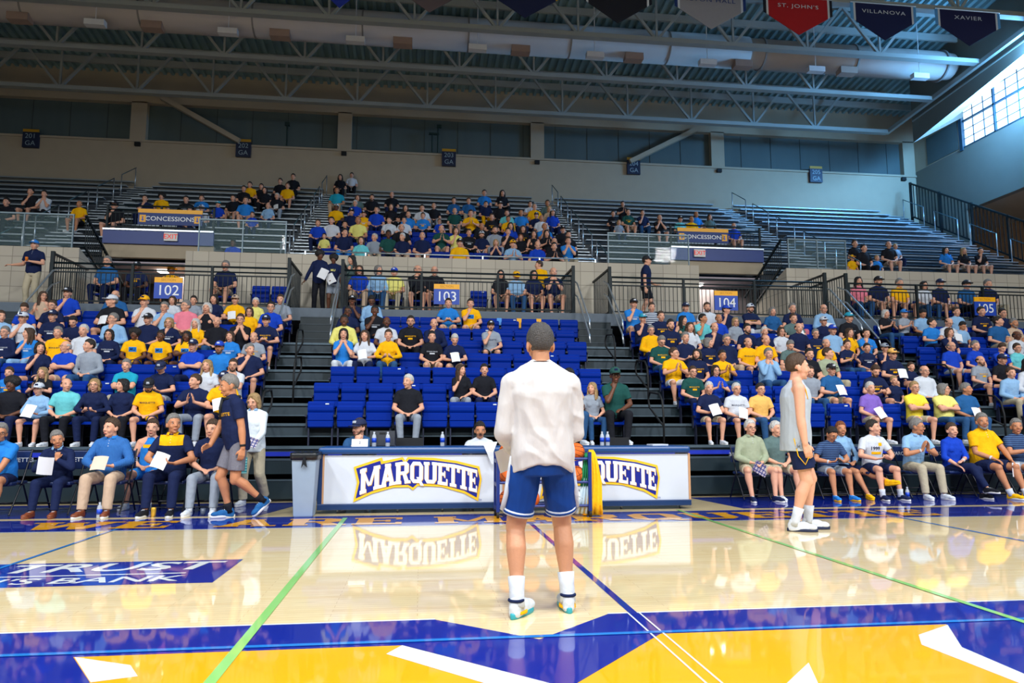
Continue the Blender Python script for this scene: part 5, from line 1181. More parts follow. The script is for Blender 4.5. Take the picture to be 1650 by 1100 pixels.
def stripes(name, c1, c2, sc, th=.3):
    m = mat(name, c1, .85); t = m.node_tree; n = t.nodes; b = n['Principled BSDF']; tc = n.new('ShaderNodeTexCoord'); wv = n.new('ShaderNodeTexWave'); wv.bands_direction = 'Z'; wv.inputs['Scale'].default_value = sc; cr = n.new('ShaderNodeValToRGB')
    cr.color_ramp.interpolation = 'CONSTANT'; cr.color_ramp.elements[0].color = (*c1, 1); cr.color_ramp.elements[1].color = (*c2, 1); cr.color_ramp.elements[1].position = 1-th
    t.links.new(tc.outputs['Object'], wv.inputs[0]); t.links.new(wv.outputs[0], cr.inputs[0]); t.links.new(cr.outputs[0], b.inputs['Base Color']); return m
STR = stripes('navy_stripe_fabric', srgb(22, 42, 86), srgb(74, 112, 160), 9); STW = stripes('pale_stripe_fabric', srgb(20, 32, 70), srgb(210, 220, 232), 6, .5)
MT['striped_navy_fabric'] = STW
for o_ in [o for o in bpy.data.objects if o.name.startswith('shirt')]:
    for sl_ in o_.material_slots:
        if sl_.material and sl_.material.name.startswith('striped_navy'): sl_.material = STW
# --- coach, seen from behind
def standsp(arms, legs, head=(0, 0, 0), lean=2, fem=False, twist=0, roll=0, pz=.93, px=0, py=0, hk=1.09):
    return dict(hk=hk, pelvis=(px, py, pz), lean=lean, head=head, arms=arms, legs=legs, fem=fem, twist=twist, roll=roll)
WHITEK = mat('white_knit', srgb(208, 207, 208), .9, noise=.02, scale=5, bump=.9, bscale=5.0, stretch=(1.4, 1.4, .6), spec=.15)
SHBL = mat('shorts_blue', srgb(8, 62, 142), .7, noise=.04, bump=.8, bscale=7, stretch=(1.6, 1.6, .5), spec=.25)
gL, gR = ground(833, 994), ground(915, 984); cx, cy = (gL[0]+gR[0])/2, (gL[1]+gR[1])/2; CS = 1.10
fx = lambda g: (-(g[0]-cx)/CS, -(g[1]-cy)/CS)
sp = standsp({1: dict(w=(.145, -.22, .945), hint=(.62, 1, -.75), d=(-.35, -.85, -.1), n=(-.6, .2, -.6), curl=45, sh=(.004, 0, -.034)), -1: dict(w=(-.105, -.25, .965), hint=(-.62, 1, -.75), d=(.5, -.8, .1), n=(.5, .2, -.5), curl=45, sh=(-.004, 0, -.034))},
    {1: dict(a=(*fx(gL), .085), hint=(.25, -1, 0), yaw=-32), -1: dict(a=(*fx(gR), .085), hint=(-.2, -1, 0), yaw=-2)}, head=(0, 8, 0), lean=3, pz=.915, hk=1.04)
TEAL = mat('teal_sole', srgb(46, 160, 176), .5)
coach = hero('coach', sp, (float(cx), float(cy), 0), math.pi, CS, 'sk', 'M', WHITEK, ['s', SHBL], dict(sock='W', sockh=.14, shoe='W', solem=TEAL), 'L', 'person seen from behind in white long-sleeved shirt and blue shorts standing on the court', vox=.0065, lo=-.095, fr=.80, loose=.014, wr=.008, hem=.05)
ch_ = [o for o in coach.o.children if o.name.startswith('hair')][0]; ch_.material_slots[0].material = mat('salt_pepper_hair', (.075, .070, .068), .65, noise=.95, scale=190, bump=.8, bscale=150)
coach.o.material_slots[0].material = mat('coach_skin', srgb(206, 148, 112), .48, noise=.05, bump=.12, bscale=60)
ck = coach.k
bw, bb_ = PR(), PR()
for s in (-1, 1):
    h, kn = ck['hip', s], ck['kn', s]; d = kn-h
    def ringC(f0, f1, off): 
        r0 = .102-.010*f0/.8; r1 = .102-.010*f1/.8; q = MB(); q.tube([h+d*f0, h+d*f1], [r0+off, r1+off], 24); return q
    for f0, f1, m_, off in ((.735, .803, 'W', .0035), (.755, .783, None, .0055)):
        q = ringC(f0, f1, off); put('hem_band', q.mesh('hem_band', [], True), [fabric('W') if m_ else SHBL], coach.lo)
    rr = ck['R0']*s; q = MB()
    pts = [h+d*f+rr*(.098)+V3(0, a, 0) for f, a in ((.0, .0), (.2, .005), (.4, .02), (.52, .045), (.64, .02), (.74, .01))]
    q.tube(pts, [.012, .013, .014, .015, .016, .018], 10); put('side_stripe', q.mesh('side_stripe', [], True), [fabric('W')], coach.lo)
for s in (-1, 1): pass
b = MB(); n = 24; N = ck['N']; u = ck['u']
b.tube([N+u*.012+(ck['R1']*math.cos(a)*.066+ck['F1']*math.sin(a)*.062) for a in [2*math.pi*q/n for q in range(n)]], .0028, 6, closed=True); put('necklace', b.mesh('necklace', []), [mat('dark_cord', (.05, .02, .015))], coach.o)
for s in (-1, 1):
    c = [o for o in coach.o.children if o.name.startswith('shoe')][0 if s == -1 else 1]; b = MB(); b.rings([[(x*.99, y, z) for x, y, z in r] for r in [[(.051*math.cos(a), -.02+.07*math.sin(a)*1., .022) for a in [2*math.pi*q/20 for q in range(20)]], [(.050*math.cos(a), -.02+.068*math.sin(a), .038) for a in [2*math.pi*q/20 for q in range(20)]]]])
    put('midsole', b.mesh('midsole', [], True), [fabric('Y')], c); b = MB(); b.tube([(.040*math.cos(a), .012+.040*math.sin(a), .098) for a in [2*math.pi*q/20 for q in range(20)]], .009, 8, closed=True); put('ankle_collar', b.mesh('ankle_collar', [], True), [fabric('N')], c)
sheet(coach, 'cream sheet of paper held in front of the person in white shirt and blue shorts', off=(.03, -.12, -.05), rot=(.5, -.5, .3), at=1, s=.85)
# --- player at right, facing right
gA, gB = ground(1272, 851), ground(1306, 857); px_, py_ = (gA[0]+gB[0])/2, (gA[1]+gB[1])/2; PS = 1.185
rzp = math.radians(72)     # local -Y turned to face +X, slightly away
def tl(g, c, rz, s): v = rotz(-rz)@V3(g[0]-c[0], g[1]-c[1], 0)/s; return v[0], v[1]
a_, b__ = tl(gA, (px_, py_), rzp, PS), tl(gB, (px_, py_), rzp, PS)
sp = standsp({1: dict(w=(.25, .02, .70), hint=(.4, 1, .1), d=(.0, -.2, -1), n=(-1, 0, 0), curl=32), -1: dict(w=(-.23, -.05, .71), hint=(-.3, 1, 0), d=(0, -.3, -1), n=(1, 0, 0), curl=28)},
    {-1: dict(a=(-.09, .06, .085), hint=(-.05, -1, 0), yaw=-4), 1: dict(a=(.10, -.10, .085), hint=(.05, -1, 0), yaw=6)}, head=(8, 2, 0), lean=3, pz=.925)
GREYM = mat('grey_mesh_jersey', srgb(176, 186, 198), .8, noise=.05, scale=60, bump=.5, bscale=8, stretch=(1.5, 1.5, .5))
pl = hero('player', sp, (float(px_), float(py_), 0), rzp, PS, 'sn', 'L', GREYM, 'sN', dict(sock='W', sockh=.15, shoe='W', solem=mat('navy_sole', srgb(20, 34, 70))), 'n', 'tall person in grey sleeveless jersey and navy shorts standing sideways', vox=.007, lo=-.15, fr=.74, loose=.012)
for f0, off in ((.70, .002),):
    for s in (-1, 1):
        h, kn = pl.k['hip', s], pl.k['kn', s]; d = kn-h; r = .108; sd = V3(s, 0, 0); q = MB(); q.tube([h+d*.06+sd*.107+V3(0, -.055, 0), h+d*.45+sd*.113+V3(0, -.05, 0), h+d*.64+sd*.112, h+d*.45+sd*.113+V3(0, .05, 0), h+d*.06+sd*.107+V3(0, .055, 0)], .005, 6); put('side_trim', q.mesh('side_trim', [], True), [fabric('Y')], pl.lo)
        b = MB(); lettering(b, 'MU', (0, 0, 0), .08, bold=.02); cc = h+d*.22+sd*.121; b.v = [(cc[0]+.0*x, cc[1]+x*s, cc[2]+z) for x, y, z in b.v]; put('emblem', b.mesh('emblem', []), [fabric('G')], pl.lo)
    b = MB(); k = pl.k
    for s in (-1, 1):
        pts = [k['sh', s]-k['R1']*s*.042+k['u']*.052+V3(0, 0, 0), k['sh', s]-k['R1']*s*.050-k['F1']*.070+k['u']*.0, k['sh', s]-k['R1']*s*.020-k['F1']*.085-k['u']*.10]
        b.tube(pts, .006, 6)
    put('piping', b.mesh('piping', [], True), [fabric('Y')], pl.so)
# --- man walking left in front of the bench
gF = ground(368, 834); WS = 1.105; rzw = math.radians(-62)
sp = standsp({1: dict(w=(.24, .03, .70), hint=(.3, 1, 0), d=(0, -.15, -1), n=(-1, 0, 0), curl=30), -1: dict(w=(-.16, -.28, .84), hint=(-.6, .6, -.6), d=(.2, -.8, -.3), n=(.8, 0, -.5), curl=35)},
    {-1: dict(a=(-.08, -.04, .085), hint=(0, -1, 0), yaw=-5), 1: dict(a=(.10, .30, .20), hint=(0, -1, 0), yaw=5, pitch=42)}, head=(-6, 12, 0), lean=10, pz=.905)
wk = hero('walker', sp, (float(gF[0])+.07, float(gF[1]), 0), rzw, WS, 'sg', 'M', 'N', ['s', mat('dark_grey_twill', srgb(112, 112, 124), .85, bump=.4)], dict(sock='K', sockh=.09, shoe='Q', watch=1), 't', 'grey-haired person in navy T-shirt and grey shorts walking past the seated bench', vox=.007, lo=-.10, fr=.78, loose=.006, belly=.03)
put('chest_print', project_print(wk.sm, wk.k, 'MARQUETTE', .055, bold=.01), [fabric('Y')], wk.so)
b = MB(); N, R1, F1, u = wk.k['N'], wk.k['R1'], wk.k['F1'], wk.k['u']
b.tube([N+u*.0+R1*math.cos(a)*.085+F1*math.sin(a)*.085+u*(-.02) for a in [2*math.pi*q/16 for q in range(16)]], .022, 8, closed=True); b.tube([N-R1*.05-F1*.09, N-R1*.045-F1*.14-u*.12, N-R1*.04-F1*.16-u*.26], [.022, .02, .018], 8)
put('neck_strap', b.mesh('neck_strap', [], True), [BLACK], wk.o)
# --- woman walking with a programme
gW = ground(412, 812); LS = .99
sp = standsp({1: dict(w=(.10, -.28, .93), hint=(.9, .3, -.4), d=(-.5, -.8, 0), n=(0, 0, 1), curl=40, thumb=-1), -1: dict(w=(-.08, -.28, .95), hint=(-.9, .3, -.4), d=(.6, -.7, 0), n=(0, 0, -1), curl=40)},
    {-1: dict(a=(-.10, -.08, .085), hint=(0, -1, 0)), 1: dict(a=(.14, .22, .12), hint=(0, -1, 0), yaw=25, pitch=20)}, head=(-8, 18, 0), lean=3, fem=True, pz=.92)
lw = hero('lady', sp, (float(gW[0])-.03, 11.75, 0), math.radians(-8), LS, 'my', 'L', mat('white_zip_knit', srgb(222, 232, 240), .9, bump=.6, bscale=10), 'H', dict(shoe='W', collar='S'), 'L', 'blond person in white quarter-zip top and khaki trousers walking between bench and bin', vox=.008, lo=-.1, loose=.008)
prog = MB().box(-.13, .13, -.004, .004, -.09, .09); prog = prog.mesh('programme', [])
def progmat():
    m, t, b = nt('programme_print'); n = t.nodes; tc = n.new('ShaderNodeTexCoord'); br = n.new('ShaderNodeTexBrick'); mp = n.new('ShaderNodeMapping'); mp.inputs['Rotation'].default_value = (math.pi/2, 0, 0); t.links.new(tc.outputs['Object'], mp.inputs[0]); t.links.new(mp.outputs[0], br.inputs[0]); br.offset = 0
    br.inputs['Scale'].default_value = 1; br.inputs['Brick Width'].default_value = .05; br.inputs['Row Height'].default_value = .055; br.inputs['Mortar Size'].default_value = .007; br.inputs['Color1'].default_value = (.55, .5, .55, 1); br.inputs['Color2'].default_value = (.25, .2, .25, 1); br.inputs['Mortar'].default_value = (*srgb(24, 44, 120), 1)
    t.links.new(br.outputs[0], b.inputs['Base Color']); b.inputs['Roughness'].default_value = .35; return m
PRG = progmat()
sheet(lw, 'printed blue programme held by the blond walking person in white', off=(.06, -.10, .05), rot=(-.7, .35, .1), me=prog, m=PRG, s=1.15, cat='programme', name='programme')
bg = thing('tote_bag', 'small teal striped bag hanging below the programme of the walking person', 'bag', lw.wp(lw.k['wr', -1]+V3(.02, -.05, -.33)))
put('bag_body', MB().box(-.09, .09, -.02, .02, -.11, .13).mesh('bag_body', []), [stripes('teal_stripe_cloth', srgb(50, 150, 160), srgb(150, 210, 210), 8)], bg)
put('strap', MB().tube([(-.05, 0, .13), (-.02, 0, .33), (.03, 0, .33), (.05, 0, .13)], .005).mesh('strap', []), [fabric('A')], bg)
# --- left bench
BR = mat('brown_leather', srgb(122, 62, 36), .45)
LB = 10.95
r, x, s = court_seat(12, 698, LB, 'a', sit({1: dict(w=(.03, -.42, .50), hint=(.9, .2, -.2), d=(-.05, -.15, -1), n=(-.6, .6, 0), curl=35), -1: dict(w=(-.2, -.3, .62), hint=(-.8, .3, -.4))}, head=(22, 4, 6), lean=18), 'sg', 'M', 'C', 'sN', dict(g=1, shoe='Q', watch=1, collar='C'), 't', 'grey-haired person in blue polo and navy shorts, first on the bench before section 102', belly=.05); chair(x, LB, 'folding chair under the grey-haired person in blue polo')
r, x, s = court_seat(103, 708, LB, 'b', sit({1: dict(w=(.055, -.30, .865), hint=(.8, -.3, -.9), d=(.1, .0, 1), n=(-.3, 1, 0), curl=70), -1: dict(w=(-.05, -.38, .76), hint=(-.8, .2, -.5), d=(.2, -.6, .5), n=(.8, .3, 0), curl=40)}, head=(26, 10, -12), lean=20), 'sg', 'M', fabric('N'), 'N', dict(jacket=1, shoe=BR, solem=BR, collar='S'), 'L', 'grey-haired person in dark suit leaning cheek on fist, paper in hand'); chair(x, LB, 'folding chair under the person in dark suit')
sheet(r, 'white sheet held low by the person in the dark suit', off=(.04, -.12, .02), rot=(.2, .1, .3), at=-1)
r, x, s = court_seat(184, 690, LB, 'c', sit(None, head=(-28, 2, 0), lean=8, arm='paper'), 'sn', 'L', CHK, 'B', dict(shoe=BR, collar='C', watch=1, band=1), 'L', 'brown-haired person in blue check shirt and beige trousers on the bench before section 102', belly=.05, loose=.006); chair(x, LB, 'folding chair under the person in blue check shirt')
sheet(r, 'buff sheet of paper held by the person in blue check shirt', off=(0, -.10, .04), rot=(-.75, 0, .1), m=mat('buff_paper', srgb(216, 196, 178), .7))
r, x, s = court_seat(283, 684, LB, 'd', sit(None, head=(34, -2, 0), lean=7, arm='paper'), 'sg', 'M', 'N', 'N', dict(shoe='K', collar='Y', watch=-1, band=1, print=[(('', .05), dict(box=[(-.155, .155, -.02, .115, 0, .004)], up=.18), [fabric('Y')])]), 't', 'person in gold and navy polo holding paper, looking up, on the bench before section 102'); chair(x, LB, 'folding chair under the person in gold and navy polo')
sheet(r, 'white sheet held by the person in gold and navy polo', off=(-.03, -.10, .04), rot=(-.5, .35, .2))
r, x, s = court_seat(346, 692, LB, 'e', sit(None, head=(-10, 5, 0), lean=10), 'sn', 'L', 'N', 'G', dict(shoe='W', sock='W'), 't', 'person in navy shirt and grey trousers on the bench, mostly hidden behind the walking person'); chair(x, LB, 'folding chair behind the walking person')
r, x, s = court_seat(248, 690, 11.85, 'f', sit(None, head=(8, 2, 0), lean=4), 'sn', 'L', 'C', 'sC', dict(print=[(('', .05), dict(box=[(-.10, .10, -.0, .05, 0, .004)], up=.14), [fabric('Y')])]), 'n', 'boy in blue and gold basketball jersey sitting behind the bench before section 102', vox=.011); chair(x, 11.85, 'folding chair under the boy in a basketball jersey')
# --- officials behind the table
r, x, s = court_seat(580, 690, 11.35, 'g', sit({1: dict(w=(.03, -.26, .99), hint=(.9, -.2, -.9), d=(-.3, .1, 1), n=(-.4, 1, 0), curl=75), -1: dict(w=(-.02, -.27, .97), hint=(-.9, -.2, -.9), d=(.2, .0, 1), n=(.3, 1, 0), curl=80)}, head=(-42, 4, 0), lean=14), 'sn', 'L', 'D', 'N', dict(h='N', b=1, watch=1), 't', 'person in navy and grey cap resting chin on fists behind the scorer table'); chair(x, 11.35, 'folding chair behind the scorer table under the person in a cap')
r, x, s = court_seat(773, 694, 11.35, 'h', sit(None, head=(0, 6, 0), lean=4, arm='paper'), 'sk', 'M', 'W', 'N', dict(mo=1), 't', 'dark-haired person with moustache in white T-shirt behind the scorer table'); chair(x, 11.35, 'folding chair behind the scorer table under the person with a moustache')
# --- right bench
RB = 11.72
r, x, s = court_seat(1206, 690, RB, 'i', sit(None, head=(4, 0, 0), lean=5, legs={s: dict(a=(s*.20, -.48, .085), hint=(s*.5, -1, 1), yaw=s*14) for s in (-1, 1)}), 'sw', 'L', 'J', 'sH', dict(g=1, shoe='N', collar='J', watch=1), 'L', 'white-haired person in pale sage shirt and khaki shorts, first on the bench before section 104', belly=.04); chair(x, RB, 'folding chair under the white-haired person in sage shirt')
sheet(r, 'printed programme hanging from the hands of the white-haired person', off=(.03, -.08, -.10), rot=(.1, .5, .1), me=prog, m=PRG, cat='programme', name='programme', s=1.2)
r, x, s = court_seat(1247, 692, RB+.05, 'j', sit(None, head=(20, 0, 0), lean=6), 'sw', 'L', 'V', 'sH', dict(shoe='W'), 't', 'white-haired person in slate polo half hidden behind the tall player'); chair(x, RB+.05, 'folding chair behind the tall player')
r, x, s = court_seat(1330, 700, RB, 'k', sit(None, head=(14, 30, 0), lean=18, arm='paper'), 'sk', 'M', STR, 'sG', dict(g=1, shoe='C', solem=fabric('Y'), watch=-1, band=1), 't', 'dark-haired person in striped navy polo looking down at a phone', belly=.04); chair(x, RB, 'folding chair under the person in striped navy polo looking down')
sheet(r, 'dark phone held by the person in striped navy polo looking down', off=(0, -.09, .03), rot=(-1, 0, 0), me=phone, m=PHONEM, cat='phone', name='phone')
r, x, s = court_seat(1353, 692, RB+.28, 'l', sit(None, head=(-10, -4, 0), lean=2, fem=True, legs={1: dict(a=(.36, -.86, .32), hint=(.3, -1, 1.4), yaw=30, pitch=-10), -1: dict(a=(.10, -.6, .085), hint=(0, -1, 1))}), 'sr', 'M', 'S', 'sN', dict(shoe='Y', solem=fabric('Y')), 'L', 'auburn-haired person in light blue open shirt with crossed legs on the bench before section 104'); chair(x, RB+.28, 'folding chair under the auburn-haired person')
r, x, s = court_seat(1402, 690, RB, 'm', sit(None, head=(40, -6, 0), lean=8, arm='paper'), 'sd', 'L', 'W', 'sN', dict(shoe='N', sock='W', sockh=.1, print=[(('1999', .085), dict(up=.10, bold=.02, dx=-.03), [fabric('N')]), (('', .05), dict(up=.10, box=[(-.09, .09, -.10, -.055, 0, .004), (.03, .10, .045, .10, 0, .004)]), [fabric('Y')])]), 't', 'slim person in white T-shirt printed 1999 and navy shorts on the bench before section 104'); chair(x, RB, 'folding chair under the person in white printed T-shirt')
r, x, s = court_seat(1468, 688, RB, 'n', sit(None, head=(44, 6, 0), lean=14, arm='clap'), 'sg', 'M', 'S', 'H', dict(g=1, shoe='W', watch=-1, band=1, collar='S'), 't', 'grey-haired person in light blue polo clapping, khaki trousers, on the bench before section 104'); chair(x, RB, 'folding chair under the clapping person in light blue polo')
r, x, s = court_seat(1530, 694, RB, 'o', sit({1: dict(w=(-.02, -.30, .66), hint=(.8, .2, -.5), d=(-.8, -.5, 0), curl=20), -1: dict(w=(-.10, -.28, .58), hint=(-.7, .3, -.5))}, head=(-4, 0, 0), lean=4, fem=True, legs={-1: dict(a=(.16, -.62, .20), hint=(.3, -1, 1.4), yaw=25), 1: dict(a=(.20, -.46, .085), hint=(.1, -1, 1))}), 'sn', 'L', 'R', 'N', dict(shoe='K', watch=1, band=1), 'r', 'smiling brown-haired person in royal blue sweater on the bench before section 104'); chair(x, RB, 'folding chair under the person in royal blue sweater')
r, x, s = court_seat(1578, 680, RB, 'p', sit({1: dict(w=(.20, -.36, .60), hint=(.8, .3, -.5), d=(.0, -.7, -.6), n=(-.6, 0, -.5), curl=40), -1: dict(w=(-.06, -.3, .62))}, head=(-18, 0, 0), lean=4, legs={s_: dict(a=(s_*.13+.12, -.55, .085), hint=(s_*.3, -1, 1), yaw=15) for s_ in (-1, 1)}), 'sg', 'M', 'Y', 'sN', dict(b=1, shoe='Y', sock='W', sockh=.08, collar='Y', watch=-1, band=1), 't', 'bearded person in gold polo holding paper by the knee on the bench before section 104', belly=.08, loose=.01); chair(x, RB, 'folding chair under the bearded person in gold polo')
sheet(r, 'white sheet held beside the knee of the bearded person in gold polo', off=(.03, -.06, -.15), rot=(0, 0, .2), at=1)
r, x, s = court_seat(1632, 688, RB, 'q', sit(None, head=(-26, 0, 0), lean=6, arm='clap'), 'sg', 'M', STR, 'sG', dict(watch=-1, band=1, shoe='G'), 't', 'grey-haired person in striped navy polo clapping at the end of the bench before section 104', belly=.04); chair(x, RB, 'folding chair under the clapping person in striped navy polo')
# --- standing people on the stand platform
def stand(px, py, Y, z, key, sp, hs, skin, shirt, legs, fl, sleeve, lab, rz=0, **kw):
    q = unproj(px, py, Y); k = skeleton(sp); s = float(q[2]-z)/k['H'][2]; off = rotz(rz)@k['H']*s
    return hero(key, sp, (float(q[0]-off[0]), Y, z), rz, s, hs, skin, shirt, legs, fl, sleeve, lab, None, vox=.011, **kw)
dn = lambda s, **k: dict(dict(w=(s*.25, -.02, .72), hint=(s*.3, 1, 0), d=(0, -.15, -1), n=(-s, 0, 0), curl=28), **k)
SL = {s: dict(a=(s*.12, 0, .085), hint=(0, -1, 0)) for s in (-1, 1)}
r = stand(57, 396, 19.5, PZ, 'r', standsp({-1: dict(w=(-.44, -.12, 1.08), hint=(-.3, .5, -1), d=(-1, -.1, 0), n=(0, 0, -1)), 1: dict(w=(.06, -.26, 1.15), hint=(.8, .2, -.7), d=(-.7, -.5, .1), n=(0, .6, -.4), curl=50)}, SL, head=(4, 0, 0)), 'sg', 'L', 'N', 'H', dict(h='C', shoe='B', collar='N'), 't', 'person in blue cap and navy polo standing on the platform holding an orange cup')
tag(put('drink_cup', MB().lathe([(.028, 0), (.036, .09), (.036, .092)], (0, 0, 0), 14).mesh('drink_cup', [], True), [mat('cup_orange', srgb(240, 130, 40), .5)]), 'orange cup in the hand of the person in blue cap on the platform', 'cup').location = r.wp(r.k['wr', 1]+V3(-.07, -.07, .0))
r = stand(516, 413, 19.55, PZ, 's', standsp({-1: dict(w=(-.38, -.10, .86), hint=(-.5, .6, -.3), d=(-.6, -.3, -.6)), 1: dict(w=(.14, -.27, 1.0), hint=(.8, .3, -.5), d=(-.3, -.8, 0), n=(-.7, 0, -.5), curl=45)}, SL, head=(36, 12, 0), fem=True, lean=4), 'ak', 'D', 'N', 'K', dict(shoe='K'), 'L', 'person in navy long-sleeved top and black trousers standing at the stair top holding paper', belly=.04, lo=-.1)
r.o.children[2].scale = (.75, .8, .85)
sheet(r, 'white sheet held by the standing person in navy top and black trousers', off=(.0, -.08, .05), rot=(-.2, .4, 0), at=1, s=1.2)
r = stand(538, 419, 19.6, PZ, 't', standsp({-1: dict(w=(-.10, -.24, .95), hint=(-.8, .3, -.5), d=(.3, -.8, 0), n=(.7, 0, -.5), curl=45), 1: dn(1)}, SL, head=(-4, 14, 0)), 'ak', 'D', 'N', 'sG', dict(shoe='K', sock='K', sockh=.12), 't', 'boy in navy T-shirt and grey shorts standing at the stair top holding paper')
put('chest_print', project_print(r.sm, r.k, 'MU', .09, bold=.02, box=None), [fabric('P')], r.so)
sheet(r, 'white sheet held by the standing boy in grey shorts', off=(.06, -.08, .04), rot=(-.2, -.5, 0), at=-1, s=1.2)
stand(568, 422, 19.9, PZ, 'u', standsp({s: dict(w=(s*.06, -.26, 1.28), hint=(s*.8, .2, -.8), d=(0, -.1, 1), n=(0, 1, 0), curl=50) for s in (-1, 1)}, SL, head=(-50, 8, 0), fem=True, lean=22), 'lk', 'L', 'V', 'K', {}, 'L', 'long-haired person in dark grey top leaning by the stair railing of section 103', belly=.02)
stand(868, 428, 20.1, PZ, 'v', standsp({s: dn(s) for s in (-1, 1)}, SL, head=(-60, 0, 0)), 'sn', 'L', 'Y', 'N', {}, 't', 'person in gold shirt standing behind the seated pair behind the section 103 railing', rz=-.6)
stand(1042, 421, 19.7, PZ, 'w', standsp({1: dict(w=(.16, -.25, .98), hint=(.5, .7, -.5), d=(0, -.9, .1), curl=40), -1: dn(-1)}, {-1: dict(a=(-.09, .12, .085), hint=(0, -1, 0)), 1: dict(a=(.1, -.14, .085), hint=(0, -1, 0))}, head=(10, 0, 0)), 'sd', 'L', 'N', 'sK', dict(h='K', shoe='N'), 't', 'person in black cap, navy T-shirt and black shorts walking along the section 104 railing', rz=math.radians(65))
stand(277, 437, 23.2, PZ, 'x', standsp({s: dn(s) for s in (-1, 1)}, SL, head=(60, 0, 0)), 'sk', 'M', 'Y', 'sK', dict(h='Y'), 't', 'person in gold cap and gold shirt standing inside the exit portal of section 102')
# ================================================================ SCORER TABLES
TBN = mat('table_vinyl', srgb(20, 70, 130), .35, noise=.05, scale=3); TBD = mat('table_frame', srgb(16, 50, 98), .4); LEDW = mat('display_white', srgb(206, 214, 226), .35, emit=.02, noise=.01)
LGN = mat('logo_navy', srgb(14, 34, 140), .4); LGG = mat('logo_gold', srgb(248, 196, 40), .4); LGW = mat('logo_white', srgb(238, 242, 246), .4); WOODT = mat('table_end_wood', srgb(196, 150, 110), .6)
def logo(t, dx):
    def yf(x): return x
    MB().prism([(x+dx, z) for x, z in LOGO['outer']], 'y', -.012, -.008).build('logo_outline', LGG, t)
    MB().prism([(x+dx, z) for x, z in LOGO['inner']], 'y', -.016, -.012).build('logo_field', LGN, t)
    top = lambda x: np.interp(x, [-.82, -.80, -.5, -.2, .2, .5, .82], [.60, .615, .675, .712, .70, .665, .585]); bot = lambda x: np.interp(x, [-.83, -.6, -.35, -.10, .2, .5, .82], [.255, .33, .39, .415, .40, .35, .268])
    xs = [-.825, -.550, -.340, -.135, .062, .255, .397, .546, .697]; ws = [.275, .215, .21, .195, .185, .145, .152, .152, .122]; b = MB(); g = MB()
    for c, x0, w in zip('MARQUETTE', xs, ws):
        ps, cw = slab(c)
        for pz in ps:
            q = []
            n = len(pz)
            for i in range(n):
                (xa, ya), (xb, yb) = pz[i], pz[(i+1) % n]
                for f in (0, .5): q.append((xa+(xb-xa)*f, ya+(yb-ya)*f))
            tilt = -.02 if c == 'M' else 0
            def mp(a, y, e=0): X = x0+a/cw*w; lo_, hi_ = bot(X), top(X); return (X+dx, lo_+y*(hi_-lo_))
            e_ = .0003*(ps.index(pz)); b.prism([mp(a, y) for a, y in q], 'y', -.023-e_, -.018)
            g.prism([(X+.007, Z-.009) for X, Z in (mp(a, y) for a, y in q)], 'y', -.0165-e_*.5, -.0162)
    b.build('logo_lettering', LGW, t); g.build('letter_shadow', LGG, t)
for i, (x0, x1, dx) in enumerate(((-1.40, 1.21, 0), (1.23, 3.98, 2.63))):
    t = thing('scorer_table', 'scorer table with a lit white panel reading MARQUETTE, '+('beside the grey bin' if i == 0 else 'carrying the white binder'), 'table', (0, 10.5, 0))
    MB().box(x0, x1, -.05, .66, .815, .915).build('padded_top', TBN, t, bevel=.035)
    MB().box(x0+.05, x1-.03, .0, .05, .135, .80).build('display_panel', LEDW, t); MB().box(x0, x1, -.03, .08, .05, .135).build('bottom_rail', TBD, t, bevel=.01)
    MB().box(x0+(-.0 if i == 0 else 0), x0+.06, -.02, .55, .06, .81).build('end_panel', TBD if i == 0 else WOODT, t); MB().box(x1-.03, x1, -.01, .55, .06, .81).build('end_panel', WOODT, t)
    if i == 0: MB().box(x0+.06, x0+.085, -.004, .02, .135, .81).build('wood_edge', WOODT, t)
    logo(t, dx); bb = MB(); lettering(bb, 'TM', (.86+dx, -.012, .165), .035); bb.build('trade_mark', LGN, t, fix=False)
    for cx_ in ([-1.13, -.3, .33] if i == 0 else [1.6, 2.95, 3.85]):
        c = thing('tmp', 'x', 'x') if 0 else link('caster', MB().lathe([(.02, -.012), (.032, -.012), (.032, .012), (.02, .012)], (0, 0, 0), 14).mesh('caster', mat('caster_grey', (.35, .37, .4), .4)), t, (cx_, .1, .033), (0, math.pi/2, 0))
# padded navy post at the end and the bin
t = thing('waste_bin', 'grey-blue tapered plastic bin with black liner beside the scorer table', 'bin', (-1.53, 10.25, 0))
b = MB(); prof = [(.125, .135, 0), (.165, .15, .80)]
b.rings([[(s*x, q*y, z) for s, q in ((-1, -1), (1, -1), (1, 1), (-1, 1))] for x, y, z in ((.115, .13, 0), (.125, .14, .02), (.160, .19, .78), (.172, .20, .79), (.172, .20, .83))]); b.build('bin_body', mat('bin_plastic', srgb(140, 160, 184), .5), t, bevel=.012)
b = MB(); n = 40; ring_ = lambda r, z, w: [((.172+r+w*math.sin(k*1.9))*math.copysign(min(1, abs(math.cos(2*math.pi*k/n))*1.35), math.cos(2*math.pi*k/n)), (.20+r+w*math.sin(k*2.3))*math.copysign(min(1, abs(math.sin(2*math.pi*k/n))*1.35), math.sin(2*math.pi*k/n)), z+w*math.cos(k*3.1)) for k in range(n)]
b.rings([ring_(.006, .76, .004), ring_(.012, .82, .004), ring_(.008, .855, .004), ring_(-.02, .85, .002), ring_(-.05, .74, .002)], True); b.build('bin_liner', mat('liner_black', srgb(18, 24, 32), .35), t, smooth=True)
MB().prism([(.02, .80), (.05, .66), (-.0, .70), (-.03, .65), (-.005, .80)], 'y', -.225, -.215).build('liner_knot', mat('liner_black', (0, 0, 0)), t)
